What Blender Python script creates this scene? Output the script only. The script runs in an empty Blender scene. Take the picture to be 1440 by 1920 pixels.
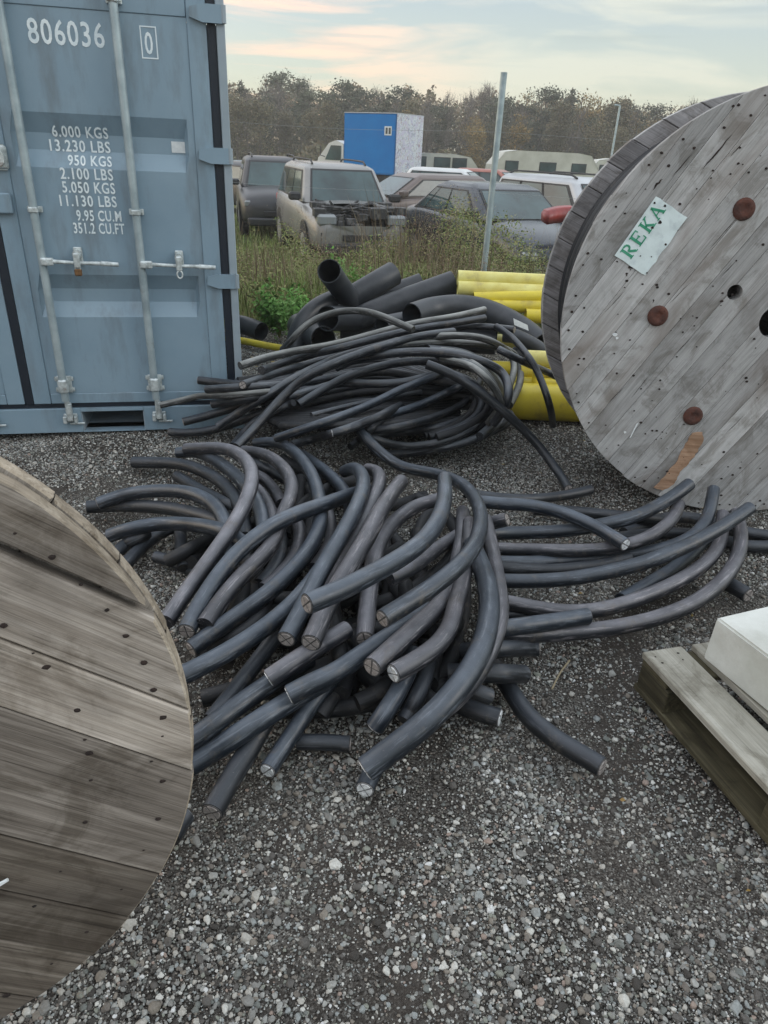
import bpy, bmesh, math, random
import numpy as np
from mathutils import Vector, Matrix

random.seed(7); RNG = np.random.default_rng(7)
S = bpy.context.scene
COL = S.collection
R = math.radians

# ------------------------------------------------------------------ camera
FPX, PITCH, ROLL, CAMH = 1331.0, R(27.2), R(2.71), 1.47
_F = np.array([0, math.cos(PITCH), -math.sin(PITCH)])
_U0 = np.array([0, math.sin(PITCH), math.cos(PITCH)]); _R0 = np.array([1.0, 0, 0])
_Rt = math.cos(ROLL)*_R0 + math.sin(ROLL)*_U0
_Up = -math.sin(ROLL)*_R0 + math.cos(ROLL)*_U0
CPOS = np.array([0, 0, CAMH])
cam = bpy.data.objects.new('camera', bpy.data.cameras.new('camera')); COL.objects.link(cam)
cam.matrix_world = Matrix(((_Rt[0], _Up[0], -_F[0], 0), (_Rt[1], _Up[1], -_F[1], 0), (_Rt[2], _Up[2], -_F[2], CAMH), (0, 0, 0, 1)))
cam.data.sensor_fit = 'HORIZONTAL'; cam.data.sensor_width = 36.0
cam.data.lens = FPX/1440*36.0; cam.data.clip_start = 0.05; cam.data.clip_end = 3000
S.camera = cam
S.render.resolution_x = 768; S.render.resolution_y = 1024

def ray(x, y): return _F + (x-720)/FPX*_Rt - (y-960)/FPX*_Up
def atz(x, y, z=0.0): d = ray(x, y); return CPOS + d*((z-CAMH)/d[2])      # measured photo point -> place at height z
def aty(x, y, Y): d = ray(x, y); return CPOS + d*(Y/d[1])                  # measured photo point -> place at distance Y

# ------------------------------------------------------------------ world, sun, exposure
W = bpy.data.worlds.new('World'); S.world = W; W.use_nodes = True
nt = W.node_tree; nt.nodes.clear()
def N(nt, t, **kw):
    n = nt.nodes.new(t)
    for k, v in kw.items():
        if k.startswith('i_'):
            n.inputs[k[2:].replace('_', ' ')].default_value = v
        else: setattr(n, k, v)
    return n
def ramp(nt, stops, interp='LINEAR'):
    n = nt.nodes.new('ShaderNodeValToRGB'); n.color_ramp.interpolation = interp
    e = n.color_ramp.elements
    while len(e) < len(stops): e.new(0.5)
    for i, (p, c) in enumerate(stops):
        e[i].position = p; e[i].color = (c[0], c[1], c[2], 1) if len(c) == 3 else c
    return n
sky = N(nt, 'ShaderNodeTexSky'); sky.sky_type = 'NISHITA'; sky.sun_disc = False
sky.sun_elevation = R(24); sky.sun_rotation = R(-75); sky.dust_density = 2.0
bg1 = N(nt, 'ShaderNodeBackground'); bg1.inputs['Strength'].default_value = 0.05
nt.links.new(sky.outputs[0], bg1.inputs['Color'])
tc = N(nt, 'ShaderNodeTexCoord'); sep = N(nt, 'ShaderNodeSeparateXYZ'); nt.links.new(tc.outputs['Generated'], sep.inputs[0])
# stretch the vector so clouds lie in long flat streaks near the horizon
mp = N(nt, 'ShaderNodeMapping'); mp.inputs['Scale'].default_value = (1.4, 1.4, 9.0); nt.links.new(tc.outputs['Generated'], mp.inputs[0])
ns = N(nt, 'ShaderNodeTexNoise'); ns.inputs['Scale'].default_value = 2.9; ns.inputs['Detail'].default_value = 6; ns.inputs['Roughness'].default_value = 0.55
ns.inputs['Distortion'].default_value = 0.5
nt.links.new(mp.outputs[0], ns.inputs['Vector'])
grad = ramp(nt, [(0.0, (0.45, 0.44, 0.33)), (0.035, (0.43, 0.425, 0.325)), (0.08, (0.36, 0.385, 0.32)), (0.15, (0.295, 0.335, 0.33)), (0.26, (0.56, 0.61, 0.62)), (0.48, (0.86, 0.91, 0.95)), (1.0, (0.88, 0.96, 1.04))])
nt.links.new(sep.outputs['Z'], grad.inputs[0])
cl = ramp(nt, [(0.45, (0, 0, 0)), (0.60, (1, 1, 1))]); nt.links.new(ns.outputs['Fac'], cl.inputs[0])
# peach glow fades out with height and towards the right
wx = N(nt, 'ShaderNodeMapRange'); wx.inputs['From Min'].default_value = 0.12; wx.inputs['From Max'].default_value = -0.14
nt.links.new(sep.outputs['X'], wx.inputs['Value'])
cc = N(nt, 'ShaderNodeMixRGB'); cc.inputs['Color1'].default_value = (0.50, 0.48, 0.38, 1); cc.inputs['Color2'].default_value = (0.86, 0.50, 0.32, 1)
nt.links.new(wx.outputs[0], cc.inputs['Fac'])
zf = ramp(nt, [(0.0, (.25, .25, .25)), (0.03, (.9, .9, .9)), (0.16, (.9, .9, .9)), (0.30, (.2, .2, .2)), (1, (.25, .25, .25))]); nt.links.new(sep.outputs['Z'], zf.inputs[0])
mf = N(nt, 'ShaderNodeMath', operation='MULTIPLY'); nt.links.new(cl.outputs[0], mf.inputs[0]); nt.links.new(zf.outputs[0], mf.inputs[1])
mx = N(nt, 'ShaderNodeMixRGB'); nt.links.new(mf.outputs[0], mx.inputs['Fac']); nt.links.new(grad.outputs[0], mx.inputs['Color1']); nt.links.new(cc.outputs[0], mx.inputs['Color2'])
# thin darker streaks
mp2 = N(nt, 'ShaderNodeMapping'); mp2.inputs['Scale'].default_value = (1.2, 1.2, 22.0); mp2.inputs['Location'].default_value = (3, 1, 2); nt.links.new(tc.outputs['Generated'], mp2.inputs[0])
ns2 = N(nt, 'ShaderNodeTexNoise'); ns2.inputs['Scale'].default_value = 1.9; ns2.inputs['Detail'].default_value = 5; nt.links.new(mp2.outputs[0], ns2.inputs['Vector'])
st = ramp(nt, [(0.60, (0, 0, 0)), (0.68, (.55, .55, .55))]); nt.links.new(ns2.outputs['Fac'], st.inputs[0])
mx2 = N(nt, 'ShaderNodeMixRGB'); mx2.inputs['Color2'].default_value = (0.27, 0.30, 0.27, 1)
nt.links.new(st.outputs[0], mx2.inputs['Fac']); nt.links.new(mx.outputs[0], mx2.inputs['Color1'])
bg2 = N(nt, 'ShaderNodeBackground'); bg2.inputs['Strength'].default_value = 0.93
nt.links.new(mx2.outputs[0], bg2.inputs['Color'])
ad = N(nt, 'ShaderNodeAddShader'); wo = N(nt, 'ShaderNodeOutputWorld')
nt.links.new(bg1.outputs[0], ad.inputs[0]); nt.links.new(bg2.outputs[0], ad.inputs[1]); nt.links.new(ad.outputs[0], wo.inputs[0])

sun = bpy.data.objects.new('sun', bpy.data.lights.new('sun', 'SUN')); COL.objects.link(sun)
sun.data.energy = 0.5; sun.data.angle = R(25); sun.data.color = (1.0, 0.93, 0.84)
sun.rotation_euler = (R(62), 0, R(75))       # light comes from the front left, as the sky's glow does
S.view_settings.view_transform = 'Standard'; S.view_settings.look = 'None'
S.view_settings.exposure = 0.52; S.view_settings.gamma = 1.0; S.view_settings.use_curve_mapping = False
S.cycles.max_bounces = 6; S.cycles.transparent_max_bounces = 12; S.cycles.use_denoising = True

# ------------------------------------------------------------------ helpers
def link(o, parent=None):
    COL.objects.link(o)
    if parent is not None: o.parent = parent
    return o
def tag(o, label=None, cat=None, group=None, kind=None):
    if label: o['label'] = label
    if cat: o['category'] = cat
    if group: o['group'] = group
    if kind: o['kind'] = kind
    return o
def empty(name, loc=(0, 0, 0), rot=None):
    o = bpy.data.objects.new(name, None); o.empty_display_size = 0.1
    if isinstance(rot, Matrix): o.matrix_world = Matrix.Translation(Vector(loc)) @ rot.to_4x4()
    else:
        o.location = loc
        if rot: o.rotation_euler = rot
    return link(o)
def mesh(name, verts, faces, mat, parent=None, smooth=False, mids=None, recalc=False):
    me = bpy.data.meshes.new(name)
    me.from_pydata([tuple(map(float, v)) for v in verts], [], [tuple(f) for f in faces])
    for m in (mat if isinstance(mat, (list, tuple)) else [mat]): me.materials.append(m)
    if mids is not None: me.polygons.foreach_set('material_index', mids)
    if recalc:
        bm = bmesh.new(); bm.from_mesh(me); bmesh.ops.recalc_face_normals(bm, faces=bm.faces); bm.to_mesh(me); bm.free()
    if smooth: me.polygons.foreach_set('use_smooth', [True]*len(me.polygons))
    me.update()
    return link(bpy.data.objects.new(name, me), parent)
def big_mesh(name, V, F, mat, parent=None, smooth=False):
    """V (n,3) and F (m,k) arrays -> one object, fast."""
    V = np.asarray(V, np.float32); F = np.asarray(F, np.int32); k = F.shape[1]
    me = bpy.data.meshes.new(name); me.vertices.add(len(V)); me.vertices.foreach_set('co', V.ravel())
    me.loops.add(F.size); me.loops.foreach_set('vertex_index', F.ravel())
    me.polygons.add(len(F)); me.polygons.foreach_set('loop_start', np.arange(0, F.size, k, dtype=np.int32))
    me.polygons.foreach_set('loop_total', np.full(len(F), k, np.int32))
    if smooth: me.polygons.foreach_set('use_smooth', np.ones(len(F), bool))
    me.update(calc_edges=True); me.validate()
    for m in (mat if isinstance(mat, (list, tuple)) else [mat]): me.materials.append(m)
    return link(bpy.data.objects.new(name, me), parent)
class MB:
    """collects simple shapes into one mesh"""
    def __init__(s): s.v = []; s.f = []; s.m = []
    def add(s, v, f, mi=0):
        b = len(s.v); s.v += [tuple(map(float, q)) for q in v]; s.f += [tuple(b+i for i in q) for q in f]; s.m += [mi]*len(f); return s
    def box(s, x0, x1, y0, y1, z0, z1, mi=0, M=None, ch=0.0):
        if ch > 0:
            bm = bmesh.new(); bmesh.ops.create_cube(bm, size=1.0)
            for v in bm.verts: v.co = Vector(((x0+x1)/2+v.co.x*(x1-x0), (y0+y1)/2+v.co.y*(y1-y0), (z0+z1)/2+v.co.z*(z1-z0)))
            bmesh.ops.bevel(bm, geom=bm.edges[:], offset=ch, segments=1, affect='EDGES')
            bm.verts.index_update(); v = [q.co.copy() for q in bm.verts]; f = [[q.index for q in p.verts] for p in bm.faces]; bm.free()
        else:
            v = [Vector((x, y, z)) for x in (x0, x1) for y in (y0, y1) for z in (z0, z1)]
            f = [(0, 1, 3, 2), (4, 6, 7, 5), (0, 4, 5, 1), (2, 3, 7, 6), (0, 2, 6, 4), (1, 5, 7, 3)]
        if M is not None: v = [M @ q for q in v]
        return s.add(v, f, mi)
    def cyl(s, a, b, r, n=12, mi=0, r2=None, cap=True):
        a = Vector(a); b = Vector(b); d = (b-a).normalized(); r2 = r if r2 is None else r2
        u = d.orthogonal().normalized(); w = d.cross(u)
        v = [a+(u*math.cos(t)+w*math.sin(t))*r for t in [2*math.pi*i/n for i in range(n)]] + \
            [b+(u*math.cos(t)+w*math.sin(t))*r2 for t in [2*math.pi*i/n for i in range(n)]]
        f = [(i, (i+1) % n, n+(i+1) % n, n+i) for i in range(n)]
        if cap: f += [tuple(range(n-1, -1, -1)), tuple(range(n, 2*n))]
        return s.add(v, f, mi)
    def tube(s, pts, r, n=8, mi=0):
        v, f = tube_geo(pts, r, n); return s.add(v, f, mi)
    def build(s, name, mat, parent=None, smooth=False):
        return mesh(name, s.v, s.f, mat, parent, smooth, mids=s.m)
def autosmooth(o, ang=35):
    me = o.data; bm = bmesh.new(); bm.from_mesh(me)
    for e in bm.edges:
        e.smooth = not (len(e.link_faces) == 2 and e.calc_face_angle(0) > R(ang))
    for p in bm.faces: p.smooth = True
    bm.to_mesh(me); bm.free(); return o
def frames(P):
    """parallel-transport frames along polyline P (n,3)"""
    P = np.asarray(P, float); T = np.gradient(P, axis=0); T /= np.linalg.norm(T, axis=1)[:, None]+1e-12
    u = np.cross(T[0], [0, 0, 1.0]);
    if np.linalg.norm(u) < 1e-3: u = np.cross(T[0], [0, 1.0, 0])
    u /= np.linalg.norm(u); U = [u]
    for i in range(1, len(P)):
        u = U[-1]-T[i]*np.dot(U[-1], T[i]); u /= np.linalg.norm(u)+1e-12; U.append(u)
    U = np.array(U); return T, U, np.cross(T, U)
def tube_geo(P, r, n=10, caps=True):
    P = np.asarray(P, float); T, U, Wv = frames(P); m = len(P); r = np.broadcast_to(np.asarray(r, float), (m,))
    t = np.linspace(0, 2*np.pi, n, endpoint=False)
    V = P[:, None, :]+r[:, None, None]*(np.cos(t)[None, :, None]*U[:, None, :]+np.sin(t)[None, :, None]*Wv[:, None, :])
    V = V.reshape(-1, 3); F = []
    for i in range(m-1):
        for j in range(n):
            k = (j+1) % n; F.append((i*n+j, i*n+k, (i+1)*n+k, (i+1)*n+j))
    if caps: F += [tuple(range(n-1, -1, -1)), tuple((m-1)*n+j for j in range(n))]
    return V.tolist(), F
def crom(P, n):
    """Catmull-Rom through control points, n samples equally spaced by length"""
    P = np.asarray(P, float)
    Q = np.vstack([2*P[0]-P[1], P, 2*P[-1]-P[-2]]); out = []
    for i in range(1, len(Q)-2):
        t = np.linspace(0, 1, 14, endpoint=False)[:, None]
        a, b, c, d = Q[i-1], Q[i], Q[i+1], Q[i+2]
        out.append(0.5*((2*b)+(-a+c)*t+(2*a-5*b+4*c-d)*t**2+(-a+3*b-3*c+d)*t**3))
    out = np.vstack(out+[P[-1:]])
    s = np.r_[0, np.cumsum(np.linalg.norm(np.diff(out, axis=0), axis=1))]; q = np.linspace(0, s[-1], n)
    return np.c_[tuple(np.interp(q, s, out[:, k]) for k in range(out.shape[1]))]

# ------------------------------------------------------------------ materials
def mat(name, col, rough=0.7, metal=0.0, var=0.0, vscale=4.0, col2=None, bump=0.0, bscale=60.0, coords='Object', rnd=0.0, spec=None, stretch=None, lo=0.35, hi=0.65, detail=5, dirt=None, dscale=3.0, dlo=.60, dhi=.72, damt=.6, dstretch=(1, 1, 1)):
    """principled with a noise-mixed second colour (wear, dust) and fine relief"""
    m = bpy.data.materials.new(name); m.use_nodes = True; t = m.node_tree; b = t.nodes['Principled BSDF']
    b.inputs['Roughness'].default_value = rough; b.inputs['Metallic'].default_value = metal
    if spec is not None: b.inputs['Specular IOR Level'].default_value = spec
    tcn = N(t, 'ShaderNodeTexCoord'); vec = tcn.outputs[coords]
    if stretch:
        mpn = N(t, 'ShaderNodeMapping'); mpn.inputs['Scale'].default_value = stretch; t.links.new(vec, mpn.inputs[0]); vec = mpn.outputs[0]
    oi = N(t, 'ShaderNodeObjectInfo')
    off = N(t, 'ShaderNodeVectorMath', operation='ADD'); sc = N(t, 'ShaderNodeMath', operation='MULTIPLY'); sc.inputs[1].default_value = 37.0
    t.links.new(oi.outputs['Random'], sc.inputs[0]); t.links.new(vec, off.inputs[0]); t.links.new(sc.outputs[0], off.inputs[1]); vec = off.outputs[0]
    base = None
    if col2 is not None:
        nz = N(t, 'ShaderNodeTexNoise'); nz.inputs['Scale'].default_value = vscale; nz.inputs['Detail'].default_value = detail; nz.inputs['Roughness'].default_value = 0.6
        t.links.new(vec, nz.inputs['Vector'])
        mr = N(t, 'ShaderNodeMapRange'); mr.inputs['From Min'].default_value = lo; mr.inputs['From Max'].default_value = hi
        t.links.new(nz.outputs['Fac'], mr.inputs['Value'])
        mxn = N(t, 'ShaderNodeMixRGB'); mxn.inputs['Color1'].default_value = (*col, 1); mxn.inputs['Color2'].default_value = (*col2, 1)
        t.links.new(mr.outputs[0], mxn.inputs['Fac']); base = mxn.outputs[0]
    if dirt is not None:
        dm = N(t, 'ShaderNodeMapping'); dm.inputs['Scale'].default_value = dstretch; t.links.new(vec, dm.inputs[0])
        dn = N(t, 'ShaderNodeTexNoise'); dn.inputs['Scale'].default_value = dscale; dn.inputs['Detail'].default_value = 9; dn.inputs['Roughness'].default_value = .68; t.links.new(dm.outputs[0], dn.inputs['Vector'])
        dr = N(t, 'ShaderNodeMapRange'); dr.inputs['From Min'].default_value = dlo; dr.inputs['From Max'].default_value = dhi; dr.inputs['To Max'].default_value = damt; t.links.new(dn.outputs['Fac'], dr.inputs['Value'])
        dx = N(t, 'ShaderNodeMixRGB'); dx.inputs['Color2'].default_value = (*dirt, 1); t.links.new(dr.outputs[0], dx.inputs['Fac'])
        if base is not None: t.links.new(base, dx.inputs['Color1'])
        else: dx.inputs['Color1'].default_value = (*col, 1)
        base = dx.outputs[0]
    if rnd > 0:
        h = N(t, 'ShaderNodeHueSaturation'); h.inputs['Color'].default_value = (*col, 1)
        mr2 = N(t, 'ShaderNodeMapRange'); mr2.inputs['To Min'].default_value = 1-rnd; mr2.inputs['To Max'].default_value = 1+rnd
        t.links.new(oi.outputs['Random'], mr2.inputs['Value']); t.links.new(mr2.outputs[0], h.inputs['Value'])
        if base is not None: t.links.new(base, h.inputs['Color'])
        base = h.outputs[0]
    if base is not None: t.links.new(base, b.inputs['Base Color'])
    else: b.inputs['Base Color'].default_value = (*col, 1)
    if bump > 0:
        nb = N(t, 'ShaderNodeTexNoise'); nb.inputs['Scale'].default_value = bscale; nb.inputs['Detail'].default_value = 4; t.links.new(vec, nb.inputs['Vector'])
        bp = N(t, 'ShaderNodeBump'); bp.inputs['Strength'].default_value = bump; bp.inputs['Distance'].default_value = 0.01
        t.links.new(nb.outputs['Fac'], bp.inputs['Height']); t.links.new(bp.outputs[0], b.inputs['Normal'])
    return m
def wood(name, c1, c2, c3, stain=(0.05, 0.045, 0.04), stain_amt=0.5, rough=0.85, knots=0.6, crack=0.8):
    """grain runs along local x; each plank reads its own part of the pattern"""
    m = bpy.data.materials.new(name); m.use_nodes = True; t = m.node_tree; b = t.nodes['Principled BSDF']; b.inputs['Roughness'].default_value = rough
    b.inputs['Specular IOR Level'].default_value = 0.2
    tcn = N(t, 'ShaderNodeTexCoord'); oi = N(t, 'ShaderNodeObjectInfo')
    sc = N(t, 'ShaderNodeMath', operation='MULTIPLY'); sc.inputs[1].default_value = 53.0; t.links.new(oi.outputs['Random'], sc.inputs[0])
    off = N(t, 'ShaderNodeVectorMath', operation='ADD'); t.links.new(tcn.outputs['Object'], off.inputs[0]); t.links.new(sc.outputs[0], off.inputs[1])
    def noise(scale, st, detail=6, dist=0.0, ro=0.6):
        mp = N(t, 'ShaderNodeMapping'); mp.inputs['Scale'].default_value = st; t.links.new(off.outputs[0], mp.inputs[0])
        n = N(t, 'ShaderNodeTexNoise'); n.inputs['Scale'].default_value = scale; n.inputs['Detail'].default_value = detail; n.inputs['Distortion'].default_value = dist
        n.inputs['Roughness'].default_value = ro; t.links.new(mp.outputs[0], n.inputs['Vector']); return n
    g1 = noise(9, (0.35, 6, 6), 8, 0.6); g2 = noise(14, (0.22, 14, 14), 5, 0.3); big = noise(2.2, (0.7, 1.6, 1.6), 4, 0.4)
    r1 = ramp(t, [(0.30, c1), (0.52, c2), (0.72, c3)]); t.links.new(g1.outputs['Fac'], r1.inputs[0])
    # dark hairlines of weathered grain
    r2 = ramp(t, [(0.30, (0.22, 0.21, 0.20)), (0.42, (1, 1, 1))]); t.links.new(g2.outputs['Fac'], r2.inputs[0])
    mu = N(t, 'ShaderNodeMixRGB', blend_type='MULTIPLY'); mu.inputs['Fac'].default_value = crack
    t.links.new(r1.outputs[0], mu.inputs['Color1']); t.links.new(r2.outputs[0], mu.inputs['Color2'])
    g3 = noise(42, (0.10, 9, 9), 3, 0.15); r4 = ramp(t, [(0.36, (0.55, 0.54, 0.52)), (0.50, (1, 1, 1)), (0.66, (1.18, 1.17, 1.15))]); t.links.new(g3.outputs['Fac'], r4.inputs[0])
    mu2 = N(t, 'ShaderNodeMixRGB', blend_type='MULTIPLY'); mu2.inputs['Fac'].default_value = crack*.6; t.links.new(mu.outputs[0], mu2.inputs['Color1']); t.links.new(r4.outputs[0], mu2.inputs['Color2']); mu = mu2
    blot = noise(5.5, (1, 1.3, 1.3), 7, 0.8, .7); r5 = ramp(t, [(0.40, (0.62, 0.60, 0.57)), (0.50, (1, 1, 1)), (0.62, (1.12, 1.12, 1.12))]); t.links.new(blot.outputs['Fac'], r5.inputs[0])
    mu3 = N(t, 'ShaderNodeMixRGB', blend_type='MULTIPLY'); mu3.inputs['Fac'].default_value = .8; t.links.new(mu.outputs[0], mu3.inputs['Color1']); t.links.new(r5.outputs[0], mu3.inputs['Color2']); mu = mu3
    # broad stains
    r3 = ramp(t, [(0.50, (0, 0, 0)), (0.70, (stain_amt,)*3)]); t.links.new(big.outputs['Fac'], r3.inputs[0])
    ms = N(t, 'ShaderNodeMixRGB'); ms.inputs['Color2'].default_value = (*stain, 1); t.links.new(r3.outputs[0], ms.inputs['Fac']); t.links.new(mu.outputs[0], ms.inputs['Color1'])
    # knots
    mpk = N(t, 'ShaderNodeMapping'); mpk.inputs['Scale'].default_value = (2.2, 5.0, 0.01); t.links.new(off.outputs[0], mpk.inputs[0])
    vk = N(t, 'ShaderNodeTexVoronoi'); vk.inputs['Scale'].default_value = 1.0; t.links.new(mpk.outputs[0], vk.inputs['Vector'])
    rk = ramp(t, [(0.05, (knots,)*3), (0.085, (knots*.35,)*3), (0.12, (knots*.7,)*3), (0.15, (knots*.2,)*3), (0.22, (0, 0, 0))]); t.links.new(vk.outputs['Distance'], rk.inputs[0])
    mk = N(t, 'ShaderNodeMixRGB'); mk.inputs['Color2'].default_value = (0.05, 0.035, 0.025, 1); t.links.new(rk.outputs[0], mk.inputs['Fac']); t.links.new(ms.outputs[0], mk.inputs['Color1'])
    hs = N(t, 'ShaderNodeHueSaturation'); t.links.new(mk.outputs[0], hs.inputs['Color'])
    mr = N(t, 'ShaderNodeMapRange'); mr.inputs['To Min'].default_value = 0.78; mr.inputs['To Max'].default_value = 1.18
    fr = N(t, 'ShaderNodeMath', operation='FRACT'); s7 = N(t, 'ShaderNodeMath', operation='MULTIPLY'); s7.inputs[1].default_value = 7.31
    t.links.new(oi.outputs['Random'], s7.inputs[0]); t.links.new(s7.outputs[0], fr.inputs[0]); t.links.new(fr.outputs[0], mr.inputs['Value']); t.links.new(mr.outputs[0], hs.inputs['Value'])
    t.links.new(hs.outputs[0], b.inputs['Base Color'])
    bp = N(t, 'ShaderNodeBump'); bp.inputs['Strength'].default_value = 0.35; bp.inputs['Distance'].default_value = 0.004
    t.links.new(g2.outputs['Fac'], bp.inputs['Height']); t.links.new(bp.outputs[0], b.inputs['Normal'])
    return m
M = {}
M['cont'] = mat('container_paint', (0.195, 0.285, 0.355), 0.36, col2=(0.240, 0.335, 0.405), vscale=2.4, bump=0.05, bscale=9, lo=.3, hi=.7, detail=8, dirt=(.115, .125, .125), dscale=3.2, dlo=.50, dhi=.74, damt=.65, dstretch=(2.2, 2.2, .5))
M['cont_d'] = mat('container_paint_side', (0.30, 0.36, 0.40), 0.45, col2=(0.24, 0.30, 0.34), vscale=4)
M['gasket'] = mat('rubber_gasket', (0.006, 0.012, 0.022), 0.5)
M['galv'] = mat('galvanised_steel', (0.42, 0.50, 0.52), 0.42, 0.35, col2=(0.27, 0.34, 0.37), vscale=9, dirt=(.16, .11, .07), dscale=7, dlo=.62, dhi=.72, damt=.6)
M['zinc'] = mat('zinc_fittings', (0.66, 0.72, 0.72), 0.38, 0.35, col2=(0.34, 0.38, 0.38), vscale=35, dirt=(.16, .08, .04), dscale=16, dlo=.60, dhi=.68, damt=.8)
M['rust'] = mat('rusted_steel', (0.11, 0.040, 0.026), 0.85, 0.1, col2=(0.055, 0.025, 0.02), vscale=25, bump=0.4, bscale=90)
M['brass'] = mat('padlock_brass', (0.30, 0.17, 0.08), 0.5, 0.6, col2=(0.12, 0.07, 0.04), vscale=30)
M['white'] = mat('white_paint', (0.72, 0.75, 0.75), 0.6, col2=(0.60, 0.64, 0.65), vscale=60)
M['dark'] = mat('dark_void', (0.006, 0.006, 0.006), 0.95)
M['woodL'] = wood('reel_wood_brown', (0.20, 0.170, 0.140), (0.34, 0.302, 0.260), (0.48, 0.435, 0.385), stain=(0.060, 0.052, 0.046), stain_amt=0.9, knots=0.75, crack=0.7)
M['woodLd'] = wood('reel_wood_shaded', (0.075, 0.062, 0.050), (0.135, 0.115, 0.094), (0.22, 0.195, 0.165), stain=(0.040, 0.034, 0.030), stain_amt=0.9, knots=0.75, crack=0.7)  # darkest reel boards: shade near the ground is put into the wood colour
M['woodLe'] = wood('reel_wood_cut_edge', (0.26, 0.215, 0.165), (0.38, 0.325, 0.255), (0.52, 0.46, 0.375), stain=(.12, .10, .08), stain_amt=0.7, knots=0.0, crack=0.5)
M['woodLm'] = wood('reel_wood_half_shaded', (0.120, 0.102, 0.085), (0.222, 0.195, 0.168), (0.36, 0.325, 0.285), stain=(0.045, 0.038, 0.032), stain_amt=0.9, knots=0.75, crack=0.75)
M['woodR'] = wood('reel_wood_grey', (0.32, 0.322, 0.315), (0.40, 0.40, 0.395), (0.47, 0.465, 0.465), stain=(0.17, 0.145, 0.125), stain_amt=0.85, knots=0.3, crack=0.5)
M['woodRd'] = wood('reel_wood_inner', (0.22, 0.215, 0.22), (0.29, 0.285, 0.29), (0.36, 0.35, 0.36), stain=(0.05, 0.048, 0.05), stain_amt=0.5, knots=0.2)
M['woodB'] = wood('bare_broken_wood', (0.40, 0.24, 0.15), (0.50, 0.32, 0.21), (0.58, 0.40, 0.28), stain_amt=0.15, knots=0, crack=0.5)
M['woodP'] = wood('pallet_wood', (0.25, 0.24, 0.20), (0.33, 0.32, 0.275), (0.42, 0.41, 0.36), stain=(0.13, 0.13, 0.10), stain_amt=0.4, knots=0.2, crack=0.35)
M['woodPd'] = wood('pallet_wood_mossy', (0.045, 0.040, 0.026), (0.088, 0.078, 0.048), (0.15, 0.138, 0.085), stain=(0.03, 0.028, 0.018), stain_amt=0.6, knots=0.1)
M['yel'] = mat('yellow_plastic', (0.68, 0.56, 0.035), 0.45, col2=(0.55, 0.44, 0.05), vscale=5, dirt=(.20, .15, .06), dscale=5, dlo=.52, dhi=.72, damt=.7)
M['yel2'] = mat('pale_yellow_plastic', (0.70, 0.66, 0.24), 0.5, col2=(0.60, 0.52, 0.13), vscale=7, dirt=(.30, .24, .12), dscale=8, dlo=.52, dhi=.7, damt=.6)
M['pipe'] = mat('black_pipe_plastic', (0.028, 0.032, 0.038), 0.42, col2=(0.060, 0.064, 0.070), vscale=5, lo=.45, hi=.75)
M['cut'] = mat('cable_cut_insulation', (0.10, 0.095, 0.09), 0.75, col2=(0.055, 0.052, 0.052), vscale=60)
M['cutw'] = mat('cable_cut_pale', (0.22, 0.22, 0.22), 0.75, col2=(0.09, 0.09, 0.09), vscale=60)
M['alu'] = mat('cut_aluminium', (0.82, 0.85, 0.86), 0.42, 0.15, col2=(0.48, 0.50, 0.51), vscale=120)
M['cop'] = mat('dull_conductor', (0.38, 0.35, 0.33), 0.6, 0.15, col2=(0.22, 0.20, 0.19), vscale=120)
M['stone_w'] = mat('pale_block', (0.62, 0.64, 0.61), 0.7, col2=(0.48, 0.50, 0.46), vscale=5, bump=0.25, bscale=35, dirt=(.34, .33, .29), dscale=4, dlo=.5, dhi=.75, damt=.7)
M['foil'] = mat('crumpled_foil', (0.55, 0.60, 0.61), 0.35, 0.5, col2=(0.18, 0.20, 0.21), vscale=25)
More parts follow.
